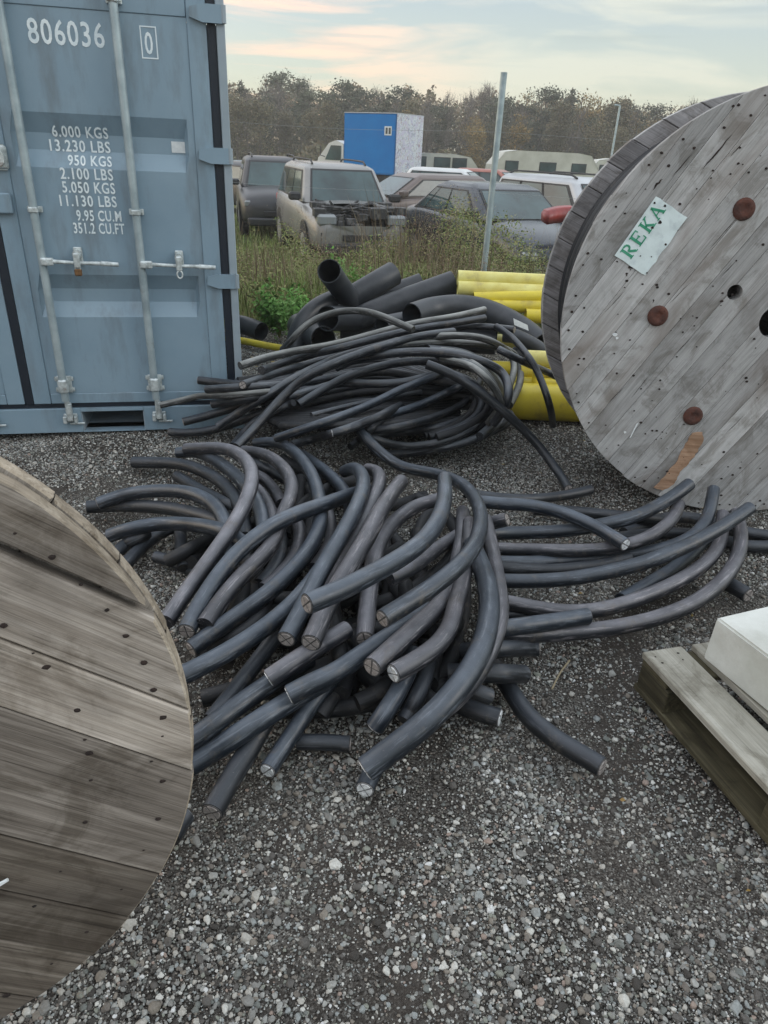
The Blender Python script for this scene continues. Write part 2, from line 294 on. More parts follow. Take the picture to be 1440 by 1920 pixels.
def cable_mat(name, c1, c2, rough):
    """black sheath with dust in streaks and blotches, a painted top highlight and fine scuffs"""
    m = bpy.data.materials.new(name); m.use_nodes = True; t = m.node_tree; b = t.nodes['Principled BSDF']
    b.inputs['Specular IOR Level'].default_value = 0.5
    tcn = N(t, 'ShaderNodeTexCoord'); oi = N(t, 'ShaderNodeObjectInfo')
    n1 = N(t, 'ShaderNodeTexNoise'); n1.inputs['Scale'].default_value = 7; n1.inputs['Detail'].default_value = 6; n1.inputs['Roughness'].default_value = .65
    n2 = N(t, 'ShaderNodeTexNoise'); n2.inputs['Scale'].default_value = 130; n2.inputs['Detail'].default_value = 3
    t.links.new(tcn.outputs['Object'], n1.inputs['Vector']); t.links.new(tcn.outputs['Object'], n2.inputs['Vector'])
    mr = N(t, 'ShaderNodeMapRange'); mr.inputs['From Min'].default_value = .36; mr.inputs['From Max'].default_value = .70; mr.inputs['To Max'].default_value = .55; t.links.new(n1.outputs['Fac'], mr.inputs['Value'])
    # upward faces get dust and a painted highlight stripe: geometry normal
    ge = N(t, 'ShaderNodeNewGeometry'); sz = N(t, 'ShaderNodeSeparateXYZ'); t.links.new(ge.outputs['Normal'], sz.inputs[0])
    up = N(t, 'ShaderNodeMapRange'); up.inputs['From Min'].default_value = .25; up.inputs['From Max'].default_value = 1.0; t.links.new(sz.outputs['Z'], up.inputs['Value'])
    mu = N(t, 'ShaderNodeMath', operation='MULTIPLY'); t.links.new(up.outputs[0], mu.inputs[0])
    ad = N(t, 'ShaderNodeMath', operation='ADD'); ad.inputs[1].default_value = .45; ad.use_clamp = True; t.links.new(mr.outputs[0], ad.inputs[0]); t.links.new(ad.outputs[0], mu.inputs[1])
    mx = N(t, 'ShaderNodeMixRGB'); mx.inputs['Color1'].default_value = (*c1, 1); mx.inputs['Color2'].default_value = (*c2, 1); t.links.new(mu.outputs[0], mx.inputs['Fac'])
    h = N(t, 'ShaderNodeHueSaturation'); mr2 = N(t, 'ShaderNodeMapRange'); mr2.inputs['To Min'].default_value = .75; mr2.inputs['To Max'].default_value = 1.25
    t.links.new(oi.outputs['Random'], mr2.inputs['Value']); t.links.new(mr2.outputs[0], h.inputs['Value']); t.links.new(mx.outputs[0], h.inputs['Color'])
    nm = N(t, 'ShaderNodeTexNoise'); nm.inputs['Scale'].default_value = 16; nm.inputs['Detail'].default_value = 8; nm.inputs['Roughness'].default_value = .72; t.links.new(tcn.outputs['Object'], nm.inputs['Vector'])
    mm = N(t, 'ShaderNodeMapRange'); mm.inputs['From Min'].default_value = .56; mm.inputs['From Max'].default_value = .70; mm.inputs['To Max'].default_value = .55; t.links.new(nm.outputs['Fac'], mm.inputs['Value'])
    md_ = N(t, 'ShaderNodeMixRGB'); md_.inputs['Color2'].default_value = (.115, .100, .082, 1); t.links.new(mm.outputs[0], md_.inputs['Fac']); t.links.new(h.outputs[0], md_.inputs['Color1'])
    at = N(t, 'ShaderNodeAttribute'); at.attribute_name = 'cyl'; ns_ = N(t, 'ShaderNodeTexNoise'); ns_.inputs['Scale'].default_value = 1.0; ns_.inputs['Detail'].default_value = 5; ns_.inputs['Roughness'].default_value = .7
    of = N(t, 'ShaderNodeVectorMath', operation='ADD'); m9 = N(t, 'ShaderNodeMath', operation='MULTIPLY'); m9.inputs[1].default_value = 91; t.links.new(oi.outputs['Random'], m9.inputs[0]); t.links.new(at.outputs['Vector'], of.inputs[0]); t.links.new(m9.outputs[0], of.inputs[1]); t.links.new(of.outputs[0], ns_.inputs['Vector'])
    sr = N(t, 'ShaderNodeMapRange'); sr.inputs['From Min'].default_value = .54; sr.inputs['From Max'].default_value = .68; sr.inputs['To Max'].default_value = .50; t.links.new(ns_.outputs['Fac'], sr.inputs['Value'])
    sd = N(t, 'ShaderNodeMixRGB'); sd.inputs['Color2'].default_value = (min(.4, c2[0]*1.9), min(.4, c2[1]*1.8), min(.4, c2[2]*1.7), 1); t.links.new(sr.outputs[0], sd.inputs['Fac']); t.links.new(md_.outputs[0], sd.inputs['Color1']); md_ = sd
    # pale scuffs and grit
    sf = ramp(t, [(.70, (0, 0, 0)), (.80, (.45, .45, .45))]); t.links.new(n2.outputs['Fac'], sf.inputs[0])
    mx3 = N(t, 'ShaderNodeMixRGB'); mx3.inputs['Color2'].default_value = (.20, .20, .20, 1); t.links.new(sf.outputs[0], mx3.inputs['Fac']); t.links.new(md_.outputs[0], mx3.inputs['Color1'])
    t.links.new(mx3.outputs[0], b.inputs['Base Color'])
    rr = N(t, 'ShaderNodeMapRange'); rr.inputs['To Min'].default_value = rough-.06; rr.inputs['To Max'].default_value = rough+.18; t.links.new(n1.outputs['Fac'], rr.inputs['Value']); t.links.new(rr.outputs[0], b.inputs['Roughness'])
    bp = N(t, 'ShaderNodeBump'); bp.inputs['Strength'].default_value = .12; bp.inputs['Distance'].default_value = .004; t.links.new(n2.outputs['Fac'], bp.inputs['Height']); t.links.new(bp.outputs[0], b.inputs['Normal'])
    return m
M['cabA'] = cable_mat('blue_black_sheath', (0.009, 0.013, 0.019), (0.100, 0.120, 0.148), 0.34)
M['cabB'] = cable_mat('dusty_grey_sheath', (0.014, 0.016, 0.021), (0.195, 0.196, 0.218), 0.40)
M['cabC'] = cable_mat('black_sheath', (0.008, 0.010, 0.013), (0.055, 0.064, 0.078), 0.40)
M['cabD'] = cable_mat('worn_thin_sheath', (0.009, 0.011, 0.015), (0.112, 0.126, 0.142), 0.38)
M['cabK'] = cable_mat('buried_sheath', (0.005, 0.006, 0.008), (0.022, 0.024, 0.028), 0.55)  # near black: the shade inside the heaps is painted into buried cables
M['cabE'] = cable_mat('sun_bleached_sheath', (0.03, 0.032, 0.032), (0.34, 0.35, 0.33), 0.55)

# ------------------------------------------------------------------ ground
def gz(x, y):
    """height of the land: flat yard, then falling away towards the car park"""
    def sm(a, b, t): t = min(1, max(0, (t-a)/(b-a))); return t*t*(3-2*t)
    z = -0.42*sm(7.2, 10.8, y)-0.26*sm(12, 40, y)-0.35*sm(40, 70, y)
    return z
def ground():
    xs = np.r_[np.linspace(-400, -14, 12), np.linspace(-12, 12, 97), np.linspace(14, 400, 12)]
    ys = np.r_[np.linspace(-60, -2, 8), np.linspace(-1, 12, 105), np.linspace(13, 75, 32), np.array([90, 140, 250, 500, 900])]
    V = []; F = []
    for y in ys:
        for x in xs:
            n = 0.012*math.sin(x*2.3+1.1*y)+0.010*math.sin(3.7*y-x*1.3)+0.006*math.sin(7.1*x+5.2*y) if -1.5 < y < 7 else 0.03*math.sin(x*.9+y*.7)
            V.append((x, y, gz(x, y)+min(0, n-0.022)))
    nx = len(xs)
    for j in range(len(ys)-1):
        for i in range(nx-1): F.append((j*nx+i, j*nx+i+1, (j+1)*nx+i+1, (j+1)*nx+i))
    m = bpy.data.materials.new('yard_ground'); m.use_nodes = True; t = m.node_tree; b = t.nodes['Principled BSDF']; b.inputs['Roughness'].default_value = .95; b.inputs['Specular IOR Level'].default_value = .15
    ge = N(t, 'ShaderNodeNewGeometry'); sp = N(t, 'ShaderNodeSeparateXYZ'); t.links.new(ge.outputs['Position'], sp.inputs[0])
    # fine gravel read as cells of different stone colours
    vo = N(t, 'ShaderNodeTexVoronoi'); vo.inputs['Scale'].default_value = 240; t.links.new(ge.outputs['Position'], vo.inputs['Vector'])
    bw = N(t, 'ShaderNodeRGBToBW'); t.links.new(vo.outputs['Color'], bw.inputs[0])
    rs = ramp(t, [(0.15, (.026, .023, .020)), (.42, (.055, .050, .044)), (.62, (.10, .094, .084)), (.88, (.22, .21, .19))]); t.links.new(bw.outputs[0], rs.inputs[0])
    nd = N(t, 'ShaderNodeTexNoise'); nd.inputs['Scale'].default_value = 1.7; nd.inputs['Detail'].default_value = 6; nd.inputs['Roughness'].default_value = .65; t.links.new(ge.outputs['Position'], nd.inputs['Vector'])
    rd = ramp(t, [(.44, (0, 0, 0)), (.56, (1, 1, 1))]); t.links.new(nd.outputs['Fac'], rd.inputs[0])
    mx = N(t, 'ShaderNodeMixRGB'); mx.inputs['Color2'].default_value = (.050, .043, .037, 1); t.links.new(rs.outputs[0], mx.inputs['Color1'])
    ml = N(t, 'ShaderNodeMath', operation='MULTIPLY'); ml.inputs[1].default_value = .8; t.links.new(rd.outputs[0], ml.inputs[0]); t.links.new(ml.outputs[0], mx.inputs['Fac'])
    # grass and soil beyond the yard
    ng = N(t, 'ShaderNodeTexNoise'); ng.inputs['Scale'].default_value = .8; ng.inputs['Detail'].default_value = 7; t.links.new(ge.outputs['Position'], ng.inputs['Vector'])
    rg = ramp(t, [(.35, (.055, .075, .020)), (.5, (.09, .11, .030)), (.65, (.13, .12, .05))]); t.links.new(ng.outputs['Fac'], rg.inputs[0])
    wy = N(t, 'ShaderNodeMath', operation='ADD'); sn = N(t, 'ShaderNodeMath', operation='MULTIPLY'); sn.inputs[1].default_value = 1.2; t.links.new(nd.outputs['Fac'], sn.inputs[0])
    t.links.new(sp.outputs['Y'], wy.inputs[0]); t.links.new(sn.outputs[0], wy.inputs[1])
    mg = N(t, 'ShaderNodeMapRange'); mg.inputs['From Min'].default_value = 6.7; mg.inputs['From Max'].default_value = 7.2; t.links.new(wy.outputs[0], mg.inputs['Value'])
    m2 = N(t, 'ShaderNodeMixRGB'); t.links.new(mg.outputs[0], m2.inputs['Fac']); t.links.new(mx.outputs[0], m2.inputs['Color1']); t.links.new(rg.outputs[0], m2.inputs['Color2'])
    t.links.new(m2.outputs[0], b.inputs['Base Color'])
    bp = N(t, 'ShaderNodeBump'); bp.inputs['Strength'].default_value = .8; bp.inputs['Distance'].default_value = .004; t.links.new(vo.outputs['Distance'], bp.inputs['Height']); bp.invert = True; t.links.new(bp.outputs[0], b.inputs['Normal'])
    o = mesh('ground', V, F, m, smooth=True); tag(o, kind='structure'); return o
ground()

def stones_group(name, x0, x1, y0, y1, layers, seed):
    """loose stones: points scattered over the patch, each an irregular faceted pebble"""
    mt = bpy.data.materials.get('loose_stone')
    if mt is None:
        mt = bpy.data.materials.new('loose_stone'); mt.use_nodes = True; t = mt.node_tree; b = t.nodes['Principled BSDF']; b.inputs['Roughness'].default_value = .8; b.inputs['Specular IOR Level'].default_value = .3
        oi = N(t, 'ShaderNodeObjectInfo')
        rc = ramp(t, [(0, (0.05, 0.046, 0.041)), (0.1, (0.212, 0.21, 0.196)), (0.22, (0.101, 0.095, 0.087)), (0.33, (0.302, 0.305, 0.285)), (0.44, (0.151, 0.16, 0.148)), (0.53, (0.383, 0.37, 0.333)), (0.64, (0.201, 0.18, 0.152)), (0.72, (0.262, 0.28, 0.274)), (0.79, (0.503, 0.5, 0.461)), (0.86, (0.151, 0.135, 0.118)), (0.915, (0.285, 0.225, 0.19)), (0.94, (0.221, 0.23, 0.196)), (0.978, (0.57, 0.58, 0.57))], 'CONSTANT')
        t.links.new(oi.outputs['Random'], rc.inputs[0])
        tcn = N(t, 'ShaderNodeTexCoord'); nz = N(t, 'ShaderNodeTexNoise'); nz.inputs['Scale'].default_value = 2.5; nz.inputs['Detail'].default_value = 4; t.links.new(tcn.outputs['Object'], nz.inputs['Vector'])
        hs = N(t, 'ShaderNodeHueSaturation'); mr = N(t, 'ShaderNodeMapRange'); mr.inputs['To Min'].default_value = .6; mr.inputs['To Max'].default_value = 1.3
        t.links.new(nz.outputs['Fac'], mr.inputs['Value']); t.links.new(mr.outputs[0], hs.inputs['Value']); t.links.new(rc.outputs[0], hs.inputs['Color']); t.links.new(hs.outputs[0], b.inputs['Base Color'])
    nx = max(2, int((x1-x0)/.1)); ny = max(2, int((y1-y0)/.1))
    V = []; F = []
    for j in range(ny+1):
        for i in range(nx+1):
            x = x0+(x1-x0)*i/nx; y = y0+(y1-y0)*j/ny
            n = 0.012*math.sin(x*2.3+1.1*y)+0.010*math.sin(3.7*y-x*1.3)+0.006*math.sin(7.1*x+5.2*y)
            V.append((x, y, min(0, n-0.022)+0.0005))
    for j in range(ny):
        for i in range(nx): F.append((j*(nx+1)+i, j*(nx+1)+i+1, (j+1)*(nx+1)+i+1, (j+1)*(nx+1)+i))
    o = mesh(name, V, F, mt)
    g = bpy.data.node_groups.new(name+'_scatter', 'GeometryNodeTree')
    g.interface.new_socket('Geometry', in_out='INPUT', socket_type='NodeSocketGeometry'); g.interface.new_socket('Geometry', in_out='OUTPUT', socket_type='NodeSocketGeometry')
    gi = g.nodes.new('NodeGroupInput'); go = g.nodes.new('NodeGroupOutput'); L = g.links.new
    js = g.nodes.new('GeometryNodeJoinGeometry')
    for k in range(7):
        ic = g.nodes.new('GeometryNodeMeshIcoSphere'); ic.inputs['Radius'].default_value = 1; ic.inputs['Subdivisions'].default_value = 2
        sp = g.nodes.new('GeometryNodeSetPosition'); nz = g.nodes.new('ShaderNodeTexNoise'); nz.noise_dimensions = '4D'; nz.inputs['W'].default_value = 3.3*k+seed; nz.inputs['Scale'].default_value = .85; nz.inputs['Detail'].default_value = 1
        sb = g.nodes.new('ShaderNodeVectorMath'); sb.operation = 'SUBTRACT'; sb.inputs[1].default_value = (.5, .5, .5)
        ml = g.nodes.new('ShaderNodeVectorMath'); ml.operation = 'SCALE'; ml.inputs['Scale'].default_value = 1.9
        L(nz.outputs['Color'], sb.inputs[0]); L(sb.outputs[0], ml.inputs[0]); L(ic.outputs['Mesh'], sp.inputs['Geometry']); L(ml.outputs[0], sp.inputs['Offset'])
        tr = g.nodes.new('GeometryNodeTransform'); tr.inputs['Scale'].default_value = (1.0, .72+.06*(k % 4), .58+.05*(k % 3))
        sm = g.nodes.new('GeometryNodeSetShadeSmooth'); sm.inputs['Shade Smooth'].default_value = (k % 3 != 0)
        st = g.nodes.new('GeometryNodeSetMaterial'); st.inputs['Material'].default_value = mt
        gt = g.nodes.new('GeometryNodeGeometryToInstance')
        L(sp.outputs[0], tr.inputs['Geometry']); L(tr.outputs[0], sm.inputs['Geometry']); L(sm.outputs[0], st.inputs['Geometry']); L(st.outputs[0], gt.inputs[0]); L(gt.outputs[0], js.inputs[0])
    jo = g.nodes.new('GeometryNodeJoinGeometry')
    pos = g.nodes.new('GeometryNodeInputPosition'); pn = g.nodes.new('ShaderNodeTexNoise'); pn.inputs['Scale'].default_value = 2.1; pn.inputs['Detail'].default_value = 5; pn.inputs['Roughness'].default_value = .65; L(pos.outputs[0], pn.inputs['Vector'])
    for q, (dens, rmin, rmax, lo, patch) in enumerate(layers):
        d = g.nodes.new('GeometryNodeDistributePointsOnFaces'); d.inputs['Seed'].default_value = seed*10+q
        mr = g.nodes.new('ShaderNodeMapRange'); mr.inputs['From Min'].default_value = .535; mr.inputs['From Max'].default_value = .465; mr.inputs['To Min'].default_value = dens*patch; mr.inputs['To Max'].default_value = dens
        L(pn.outputs['Fac'], mr.inputs['Value']); L(gi.outputs[0], d.inputs['Mesh']); L(mr.outputs[0], d.inputs['Density'])
        ip = g.nodes.new('GeometryNodeInstanceOnPoints'); ip.inputs['Pick Instance'].default_value = True
        ri = g.nodes.new('FunctionNodeRandomValue'); ri.data_type = 'INT'; ri.inputs['Min'].default_value = 0; ri.inputs['Max'].default_value = 6; ri.inputs['Seed'].default_value = q+seed
        rs = g.nodes.new('FunctionNodeRandomValue'); rs.data_type = 'FLOAT'; rs.inputs['Seed'].default_value = q+3+seed
        pw = g.nodes.new('ShaderNodeMath'); pw.operation = 'POWER'; pw.inputs[1].default_value = 2.0
        ms = g.nodes.new('ShaderNodeMapRange'); ms.inputs['To Min'].default_value = rmin; ms.inputs['To Max'].default_value = rmax
        fo = [s for s in rs.outputs if s.enabled][0]; L(fo, pw.inputs[0]); L(pw.outputs[0], ms.inputs['Value'])
        rr = g.nodes.new('FunctionNodeRandomValue'); rr.data_type = 'FLOAT_VECTOR'; rr.inputs['Min'].default_value = (-.5, -.5, 0); rr.inputs['Max'].default_value = (.5, .5, 6.283); rr.inputs['Seed'].default_value = q+9+seed
        io = [s for s in ri.outputs if s.enabled][0]; vo = [s for s in rr.outputs if s.enabled][0]
        L(d.outputs['Points'], ip.inputs['Points']); L(js.outputs[0], ip.inputs['Instance']); L(io, ip.inputs['Instance Index']); L(ms.outputs[0], ip.inputs['Scale']); L(vo, ip.inputs['Rotation'])
        tl = g.nodes.new('GeometryNodeTranslateInstances'); tl.inputs['Local Space'].default_value = False; tl.inputs['Translation'].default_value = (0, 0, lo)
        L(ip.outputs[0], tl.inputs['Instances']); L(tl.outputs[0], jo.inputs[0])
    L(jo.outputs[0], go.inputs[0])
    md = o.modifiers.new('scatter', 'NODES'); md.node_group = g
    return o
o = stones_group('gravel', -1.5, 2.5, 0.1, 3.0, [(26000, .0016, .0036, .001, .28), (10000, .0030, .0068, .002, .11), (1500, .0058, .0105, .003, .05), (150, .0095, .0145, .005, .2)], 1)
tag(o, 'loose grey, pinkish and white pebbles of the foreground', 'gravel', kind='stuff')
o = stones_group('gravel', -2.9, 3.0, 3.0, 6.4, [(17000, .0028, .0066, .002, .30), (200, .007, .012, .004, .3)], 2)
tag(o, 'finer looking gravel around the rear cable heap and container', 'gravel', kind='stuff')

# ------------------------------------------------------------------ container
CYAW = R(12.6)
cont = empty('shipping_container', (-0.842, 3.826, 0.0), (0, 0, CYAW))
tag(cont, 'blue-grey steel container with white weight figures on its closed doors', 'container')
CW, CHT, CD = 2.2, 2.26, 2.43
def recess_panel(u0, u1, z0, z1, grooves, v0=0.006, dep=0.036):
    """door skin with pressed horizontal grooves; each groove slopes in, runs flat and slopes out, and ramps at its ends"""
    zs = [z0]
    for a, b, c, d in grooves: zs += [a, b, c, d]
    zs.append(z1); zd = [v0]
    for _ in grooves: zd += [v0, v0+dep, v0+dep, v0]
    zd.append(v0)
    us = [u0, u0+.03, u0+.05, u1-.05, u1-.03, u1]; k = [0, 0, 1, 1, 0, 0]
    V = [(u, v0+(d-v0)*kk, z) for z, d in zip(zs, zd) for u, kk in zip(us, k)]; n = len(us)
    F = [(j*n+i, j*n+i+1, (j+1)*n+i+1, (j+1)*n+i) for j in range(len(zs)-1) for i in range(n-1)]
    return V, F
GR = [(.628, .700, .764, .838), (1.318, 1.392, 1.462, 1.545)]
GR += [(1.99, 2.02, 2.03, 2.05)]
def leaf(u0, u1, parent):
    fr = MB()
    fr.box(u0, u0+.085, 0, .04, .17, 2.12, ch=.003); fr.box(u1-.085, u1, 0, .04, .17, 2.12, ch=.003)
    fr.box(u0+.087, u1-.087, 0.002, .04, .17, .225, ch=.003); fr.box(u0+.087, u1-.087, 0.002, .04, 1.945, 2.12, ch=.003)
    d = fr.build('door', M['cont'], parent)
    V, F = recess_panel(u0+.086, u1-.086, .226, 1.944, GR[:2]); mesh('door_panel', V, F, M['cont'], d)
    return d
dr = leaf(-1.075, -.060, cont); dl = leaf(-2.125, -1.122, cont)
g = MB()
g.box(-.057, -.020, .006, .05, .17, 2.12); g.build('gasket', M['gasket'], cont)
g = MB(); g.box(-1.119, -1.078, .004, .05, .17, 2.12); g.build('gasket', M['gasket'], cont)
g = MB(); g.box(-2.16, -.018, .008, .05, .146, .168); g.build('gasket', M['gasket'], cont)
b = MB(); b.box(-.017, .022, -.006, .10, .16, 2.14, ch=.004); b.build('corner_post', M['cont_d'], cont)
b = MB(); b.box(-2.2, -2.163, -.006, .10, .16, 2.14, ch=.004); b.build('corner_post', M['cont_d'], cont)
b = MB()  # sill with a fork pocket
b.box(-2.05, -.848, -.008, .12, .008, .144, ch=.003); b.box(-.522, -.05, -.008, .12, .008, .144, ch=.003)
b.box(-.8478, -.5222, -.008, .12, .126, .144); b.box(-.8478, -.5222, -.006, .12, .008, .014)
b.build('door_sill', M['cont'], cont)
b = MB(); b.box(-.8475, -.5225, .05, 2.3, .1258, .13); b.box(-.8475, -.5225, .05, 2.3, .010, .014); b.box(-.8475, -.843, .0, 2.3, .0145, .1255); b.box(-.527, -.5225, .0, 2.3, .0145, .1255); b.box(-.842, -.528, 1.9, 1.91, .015, .125)
b.build('fork_pocket', M['cont_d'], cont)
for cu in (-.049, -2.2):
    for z in (0, 2.142): b = MB(); b.box(cu, cu+.071 if cu > -1 else cu+.149, -.012, .14, z, z+.118, ch=.006); b.build('corner_casting', M['cont'], cont)
b = MB(); b.box(-2.05, -.05, -.006, .1, 2.142, 2.26, ch=.003); b.build('door_header', M['cont'], cont)
# corrugated side walls, back and roof
def corr(x, y0, y1, z0, z1, sgn):
    V = []; F = []; y = y0; i = 0; prof = [(0, 0), (.07, 0), (.10, .03), (.17, .03), (.20, 0)]; pts = []
    while y < y1-.2:
        for dy, dx in prof[:-1]: pts.append((x-sgn*dx, y+dy))
        y += .2
    pts.append((x, y1))
    for p in pts: V += [(p[0], p[1], z0), (p[0], p[1], z1)]
    F = [(2*i, 2*i+2, 2*i+3, 2*i+1) for i in range(len(pts)-1)]; return V, F
for x, sg in ((.012, 1), (-2.19, -1)):
    V, F = corr(x, .10, 2.4, .12, 2.2, sg); mesh('side_wall', V, F, M['cont_d'], cont)
b = MB(); b.box(-2.2, .018, .10, 2.43, 2.21, 2.25); b.build('roof', M['cont'], cont)
b = MB(); b.box(-2.19, .01, 2.40, 2.43, 0.1, 2.2); b.build('end_wall', M['cont'], cont)
for x0 in (-.032, -2.2): b = MB(); b.box(x0, x0+.05, .142, 2.43, .0, .12); b.build('bottom_rail', M['cont'], cont)
def bolt(mb, u, z, v=-.012, r=.006): mb.cyl((u, v, z), (u, v-.006, z), r, 6)
for u in (-.905, -.445, -1.30, -1.76):
    rod = MB(); rod.cyl((u, -.040, .20), (u, -.040, 2.2), .0195, 16, cap=True); ro = autosmooth(rod.build('lock_rod', M['galv'], cont))
    for z in (1.137, 1.985):
        k = MB(); k.box(u-.034, u+.034, -.016, -.001, z-.014, z+.014, ch=.003); k.box(u-.022, u+.022, -.064, -.016, z-.013, z+.013, ch=.005)
        for s in (-.027, .027): bolt(k, u+s, z, -.016, .005)
        k.build('rod_bracket', M['zinc'], ro)
    k = MB()  # lower cam and keeper
    k.box(u-.036, u+.036, -.014, -.001, .235, .325, ch=.003); k.box(u-.023, u+.023, -.066, -.014, .245, .318, ch=.008)
    for s in (-.040, .040):
        for z in (.25, .31): bolt(k, u+s, z, -.006, .008)
    k.box(u-.046, u+.046, -.008, -.001, .24, .262); k.box(u-.046, u+.046, -.008, -.001, .298, .32)
    k.cyl((u+.004, -.045, .24), (u+.004, -.040, .10), .012, 10, r2=.014)
    k.box(u-.008, u+.022, -.055, -.02, .085, .185, ch=.006)
    k.build('cam_guide', M['zinc'], ro)
    k = MB(); k.box(u-.03, u+.04, -.018, -.009, .070, .118, ch=.003); k.box(u-.03, u-.01, -.05, -.018, .072, .112, ch=.004); k.box(u+.026, u+.042, -.05, -.018, .072, .112, ch=.004)
    k.box(u+.0, u+.075, -.034, -.020, .062, .072, ch=.003)
    k.build('cam_keeper', M['zinc'], ro)
def handle(u, zl, end, hasp, lockd):
    h = MB(); h.box(u-.005, u+.055, -.075, -.045, zl-.016, zl+.020, ch=.006); h.cyl((u+.02, -.082, zl), (u+.02, -.04, zl), .010, 10)
    h.cyl((u+.04, -.062, zl+.004), (hasp, -.060, zl-.002), .010, 10, r2=.008); h.cyl((hasp, -.060, zl-.002), (end-.07, -.058, zl-.004), .008, 10, r2=.010)
    h.cyl((end-.08, -.058, zl-.004), (end, -.056, zl-.008), .0125, 10, r2=.0105)
    ho = autosmooth(h.build('handle', M['zinc'], cont))
    k = MB(); k.box(hasp-.020, hasp+.020, -.016, -.001, zl-.02, zl+.065, ch=.004); k.cyl((hasp, -.055, zl+.035), (hasp, -.010, zl+.035), .020, 12)
    k.box(hasp-.014, hasp+.014, -.078, -.062, zl-.025, zl+.045, ch=.005)
    k.box(hasp-.020, hasp+.022, -.050, -.03, zl-.012, zl-.004)
    k.cyl((hasp, -.056, zl+.035), (hasp, -.060, zl+.035), .012, 10, mi=0)
    autosmooth(k.build('handle_catch', M['zinc'], ho))
    if lockd:
        k = MB(); pts = [(hasp-.011, -.07, zl-.03), (hasp-.012, -.07, zl-.012), (hasp, -.07, zl-.004), (hasp+.012, -.07, zl-.012), (hasp+.011, -.07, zl-.03)]; k.tube(pts, .003, 6)
        k.box(hasp-.017, hasp+.017, -.079, -.061, zl-.062, zl-.028, ch=.005, mi=1)
        k.build('padlock', [M['zinc'], M['brass']], ho)
    else:
        k = MB(); a = np.linspace(0, 2*np.pi, 18); k.tube([(hasp+.013*math.cos(t), -.070, zl-.042+.018*math.sin(t)) for t in a], .0045, 6); k.build('hasp_ring', M['zinc'], ho)
handle(-.905, .905, -.552, -.742, True); handle(-.445, .897, -.085, -.262, False)
for z in (.815, 1.398, 1.965, .30):
    if z == .30: continue
    v = [(-.132, -.018), (-.128, .020), (-.075, .034), (.016, .034), (.016, -.036), (-.075, -.036)]
    V = [(u, y, z+w) for y in (-.001, -.020) for u, w in v]; n = len(v)
    F = [tuple(range(n)), tuple(range(2*n-1, n-1, -1))]+[(i, n+i, n+(i+1) % n, (i+1) % n) for i in range(n)]
    hg = mesh('hinge', V, F, M['cont'], cont, recalc=True)
    k = MB(); k.cyl((.018, -.012, z-.034), (.018, -.012, z+.034), .012, 10); autosmooth(k.build('hinge_pin', M['cont_d'], hg))
k = MB(); k.box(-1.100, -1.000, -.034, -.005, 1.115, 1.205, ch=.006); k.build('overlap_plate', M['cont'], cont)
k = MB(); k.box(-1.09, -.985, -.020, -.001, 1.30, 1.408, ch=.012); k.cyl((-1.034, -.020, 1.352), (-1.034, -.034, 1.352), .040, 20); k.cyl((-1.034, -.0341, 1.352), (-1.034, -.036, 1.352), .014, 12, mi=1)
k.build('lock_plate', [M['zinc'], M['dark']], cont)
# lettering
def text(name, s, u, z, h, wid, parent, mt, v=-.0008, pre=Matrix(), bold=.012):
    cu = bpy.data.curves.new(name, 'FONT'); cu.body = s; cu.size = 1.0; cu.extrude = .0006; cu.resolution_u = 3; cu.space_character = 1.12; cu.offset = bold; cu.materials.append(mt)
    o = bpy.data.objects.new(name, cu); link(o, parent); bpy.context.view_layer.update()
    bb = [Vector(c) for c in o.bound_box]; x0 = min(c.x for c in bb); x1 = max(c.x for c in bb); y0 = min(c.y for c in bb); y1 = max(c.y for c in bb)
    dg = bpy.context.evaluated_depsgraph_get(); me = bpy.data.meshes.new_from_object(o.evaluated_get(dg)); bpy.data.objects.remove(o, do_unlink=True); o = link(bpy.data.objects.new(name, me), parent)
    sx = wid/(x1-x0); sy = h/(y1-y0)
    o.matrix_local = pre @ Matrix.Translation((u-x0*sx, v, z-y0*sy)) @ Matrix.Rotation(R(90), 4, 'X') @ Matrix.Diagonal((sx, sy, 1, 1)); return o
M['letter'] = mat('stencil_white', (0.80, 0.86, 0.87), 0.6, col2=(0.60, 0.70, 0.74), vscale=3)
text('number_lettering', '806036', -.818, 1.806, .095, .315, cont, M['letter'], v=.0048)
text('check_digit', '0', -.333, 1.795, .085, .034, cont, M['letter'], v=.0048)
k = MB()
for a in ((-.350, -.345, 1.778, 1.902), (-.284, -.279, 1.778, 1.902)): k.box(a[0], a[1], .0042, .0058, a[2], a[3])
for a in ((-.3448, -.2842, 1.778, 1.783), (-.3448, -.2842, 1.897, 1.902)): k.box(a[0], a[1], .0042, .0058, a[2], a[3])
k.build('check_digit_frame', M['letter'], cont)
rows = [('6.000 KGS', -.786, -.540, 1.447), ('13.230 LBS', -.806, -.538, 1.387), ('950 KGS', -.732, -.536, 1.3295), ('2.100 LBS', -.772, -.536, 1.271), ('5.050 KGS', -.772, -.534, 1.212), ('11.130 LBS', -.792, -.534, 1.153), ('9.95 CU.M', -.726, -.520, 1.088), ('351.2 CU.FT', -.748, -.512, 1.031)]
def skin_v(z):
    for a, b_, c, d in GR[:2]:
        if a < z < b_: return .006+.036*(z-a)/(b_-a)
        if b_ <= z <= c: return .042
        if c < z < d: return .042-.036*(z-c)/(d-c)
    return .006
for s, a, b_, z in rows:
    vb, vt = skin_v(z), skin_v(z+.044); tilt = math.atan2(vt-vb, .044)
    text('weight_lettering', s, a, z, .050, b_-a, cont, M['letter'], v=0, bold=.018, pre=Matrix.Translation((0, vb-.0016, z)) @ Matrix.Rotation(-tilt, 4, 'X') @ Matrix.Translation((0, 0, -z)))
